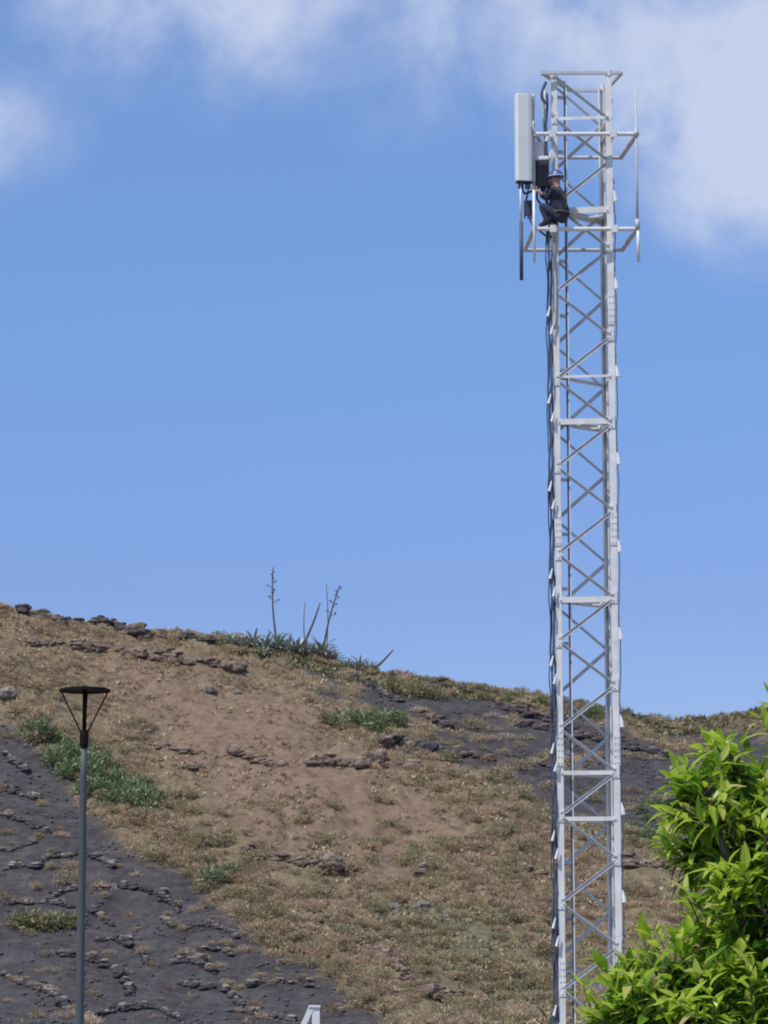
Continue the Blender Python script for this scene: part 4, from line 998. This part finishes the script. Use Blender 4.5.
# ------------------------------------------------------------------ white frame at the bottom edge
YW = 30.0; wt = at(316, 1007, YW); gw = gz(wt.x, YW); wf = thing('white_frame', 'white metal frame tip with a sloping bar and an upright, at the bottom edge', 'frame', (wt.x, YW, gw))
M_WP = mat('white_gloss_paint', (.72, .73, .74), .35, noise_sc=3, noise_amt=.06)
mb = MB(); mb.bar((wt.x, YW, gw), (wt.x, YW, wt.z), (1, 0, 0), .075, .06); kid(mb, 'upright', M_WP, wf)
mb = MB(); mb.bar((wt.x - .66, YW - .01, gw), (wt.x - .05, YW - .01, wt.z - .01), (1, 0, 0), .055, .05); kid(mb, 'sloping_bar', M_WP, wf)
mb = MB(); mb.bar((wt.x - .075, YW - .005, wt.z + .008), (wt.x + .043, YW - .005, wt.z + .008), (0, 1, 0), .08, .022); kid(mb, 'end_cap', M_WP, wf)
mb = MB(); mb.bar((wt.x - .48, YW, gw + .35), (wt.x - .04, YW, gw + .35), (0, 0, 1), .05, .04); kid(mb, 'cross_bar', M_WP, wf)

# ------------------------------------------------------------------ leafy tree, lower right
YT = 10.0
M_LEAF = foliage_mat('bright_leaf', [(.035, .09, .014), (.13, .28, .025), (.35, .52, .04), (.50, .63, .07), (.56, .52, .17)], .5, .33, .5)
M_DLEAF = foliage_mat('dark_leaf', [(.02, .05, .012), (.035, .09, .018), (.06, .13, .025)], .2, .4, .4)
M_BARK = mat('grey_brown_bark', (.16, .12, .085), .9, noise_sc=14, bump=.5)
def leaf(mb, p_, d, n, L_, w, age, curl=.25):
    d = d.normalized(); s = d.cross(n)
    if s.length < 1e-3: s = Vector((1, 0, 0))
    s.normalize(); n = s.cross(d); vs = []
    for t, ww in ((0, .08), (.18, .62), (.42, 1), (.7, .72), (1, .03)):
        q = p_ + d * (L_ * t) - n * (curl * L_ * t * t); vs += [q - s * w * ww * .5 + n * w * .16 * ww, q, q + s * w * ww * .5 + n * w * .16 * ww]
    fs = []
    for k in range(4): b = k * 3; fs += [(b, b + 1, b + 4, b + 3), (b + 1, b + 2, b + 5, b + 4)]
    mb.add(vs, fs, age)
def leafy_tree(name, label, lobes, base, trunk_top, n_per, mleaf, Lr, seed, agek=(.25, .75)):
    r_ = random.Random(seed); root = thing(name, label, 'tree', base); lv = MB(); tw = MB(); limbs = []
    mb = MB(); mb.tube([base - Vector((0, 0, .05)), base + (trunk_top - base) * .35 + Vector((.03, .02, 0)), base + (trunk_top - base) * .7 - Vector((.02, 0, 0)), trunk_top], [.085, .068, .058, .045], 12); kid(mb, 'trunk', M_BARK, root, True)
    for (c, rr) in lobes:
        mb = MB(); q = (trunk_top + c) / 2 + Vector((r_.uniform(-.08, .08), r_.uniform(-.08, .08), -.06)); mb.tube([trunk_top - Vector((0, 0, .05)), q, c], [.035, .024, .012], 8); kid(mb, 'limb', M_BARK, root, True)
        n = int(n_per * rr * rr / .1)
        for _ in range(n):
            d = Vector((r_.gauss(0, 1), r_.gauss(0, 1), r_.gauss(.25, 1))).normalized()
            depth = r_.random() ** .7; tip = c + d * rr * (.55 + .5 * depth) * (1 + .28 * mnoise.noise(d * 2.2 + c * 3)); st = c + (tip - c) * .45
            inner = any((tip - c2).length < r2 * .62 for (c2, r2) in lobes if c2 is not c)
            if inner and r_.random() < .6: continue
            d2 = (d + Vector((r_.gauss(0, .3), r_.gauss(0, .3), .35))).normalized(); ln_ = r_.uniform(.13, .24); s0 = tip - d2 * ln_
            tw.tube([st, s0, tip], [.006, .004, .002], 4, cap=False)
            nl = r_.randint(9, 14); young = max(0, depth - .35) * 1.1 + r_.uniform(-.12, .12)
            for k in range(nl):
                t = k / (nl - 1); pp = s0 + d2 * ln_ * t; a = k * 2.4 + r_.uniform(-.3, .3)
                x = d2.orthogonal().normalized(); y = d2.cross(x); rad = x * math.cos(a) + y * math.sin(a)
                sp = .95 - .55 * t; ld = (rad * sp + d2 * (1 - sp * .45) + Vector((0, 0, -.12))).normalized()
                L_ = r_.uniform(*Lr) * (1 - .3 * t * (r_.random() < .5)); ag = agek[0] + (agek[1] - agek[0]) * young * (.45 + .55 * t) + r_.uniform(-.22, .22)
                if t > .8 and r_.random() < .06: ag = 1.0
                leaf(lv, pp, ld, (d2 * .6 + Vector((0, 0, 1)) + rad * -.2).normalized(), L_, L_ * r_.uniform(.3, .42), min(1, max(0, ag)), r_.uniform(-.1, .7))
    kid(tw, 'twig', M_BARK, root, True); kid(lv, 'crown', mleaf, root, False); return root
def lb(px, py, Y, r): return (at(px, py, Y), r)
lobes = [lb(762, 850, 10.0, .27), lb(706, 805, 9.9, .165), lb(688, 800, 9.95, .10), lb(735, 765, 10, .11), lb(700, 850, 10.1, .15), lb(738, 778, 10.1, .14), lb(798, 752, 10.2, .2), lb(770, 930, 9.9, .32), lb(690, 1000, 9.8, .25), lb(640, 1010, 9.8, .17), lb(625, 985, 9.9, .12), lb(608, 1010, 9.85, .10),
         lb(735, 1050, 9.8, .34), lb(860, 900, 10.3, .5), lb(880, 1080, 10.2, .55), lb(640, 1060, 10, .22), lb(850, 1000, 10.8, .5), lb(760, 1130, 10.2, .4), lb(1000, 950, 10.6, .5), lb(990, 1120, 10.2, .5)]
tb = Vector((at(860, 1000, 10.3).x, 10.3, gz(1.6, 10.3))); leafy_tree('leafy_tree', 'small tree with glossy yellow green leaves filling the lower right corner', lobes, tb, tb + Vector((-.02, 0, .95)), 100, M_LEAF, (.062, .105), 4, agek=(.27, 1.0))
# young dark shoots poking up at the bottom edge
def small_plant(px, py, Y, hpx, n, label, m):
    top = at(px, py, Y); b = Vector((top.x, Y, gz(top.x, Y))); root = thing('leafy_shrub', label, 'shrub', b, 'leafy shrubs at the bottom edge'); lv = MB(); st = MB(); r_ = random.Random(px)
    for k in range(n):
        tp = top + Vector((r_.uniform(-.05, .05) * (1 if k else 0), r_.uniform(-.15, .15), -.0 if k == 0 else -r_.uniform(.01, .12))); q = b + Vector((r_.uniform(-.03, .03), r_.uniform(-.03, .03), 0)); st.tube([q, (q + tp) / 2 + Vector((r_.uniform(-.06, .06), 0, 0)), tp - Vector((0, 0, .05))], [.012, .008, .004], 6)
        for j in range(26):
            t = j / 25; p_ = q + (tp - q) * (.25 + .75 * t) - Vector((0, 0, .08 * 0)); a = j * 2.4; rad = Vector((math.cos(a), math.sin(a), .9 + t)); leaf(lv, p_ - Vector((0, 0, .07)), rad, Vector((0, 0, 1)), r_.uniform(.07, .1), .026, r_.random(), .2)
    kid(st, 'stem', M_BARK, root, True); kid(lv, 'foliage', m, root)
small_plant(546, 1002, 12, 30, 3, 'dark green shoots rising at the foot of the mast in the photo', M_DLEAF)
small_plant(513, 1013, 12, 15, 1, 'small yellow green shoot left of the dark green shoots', M_LEAF)
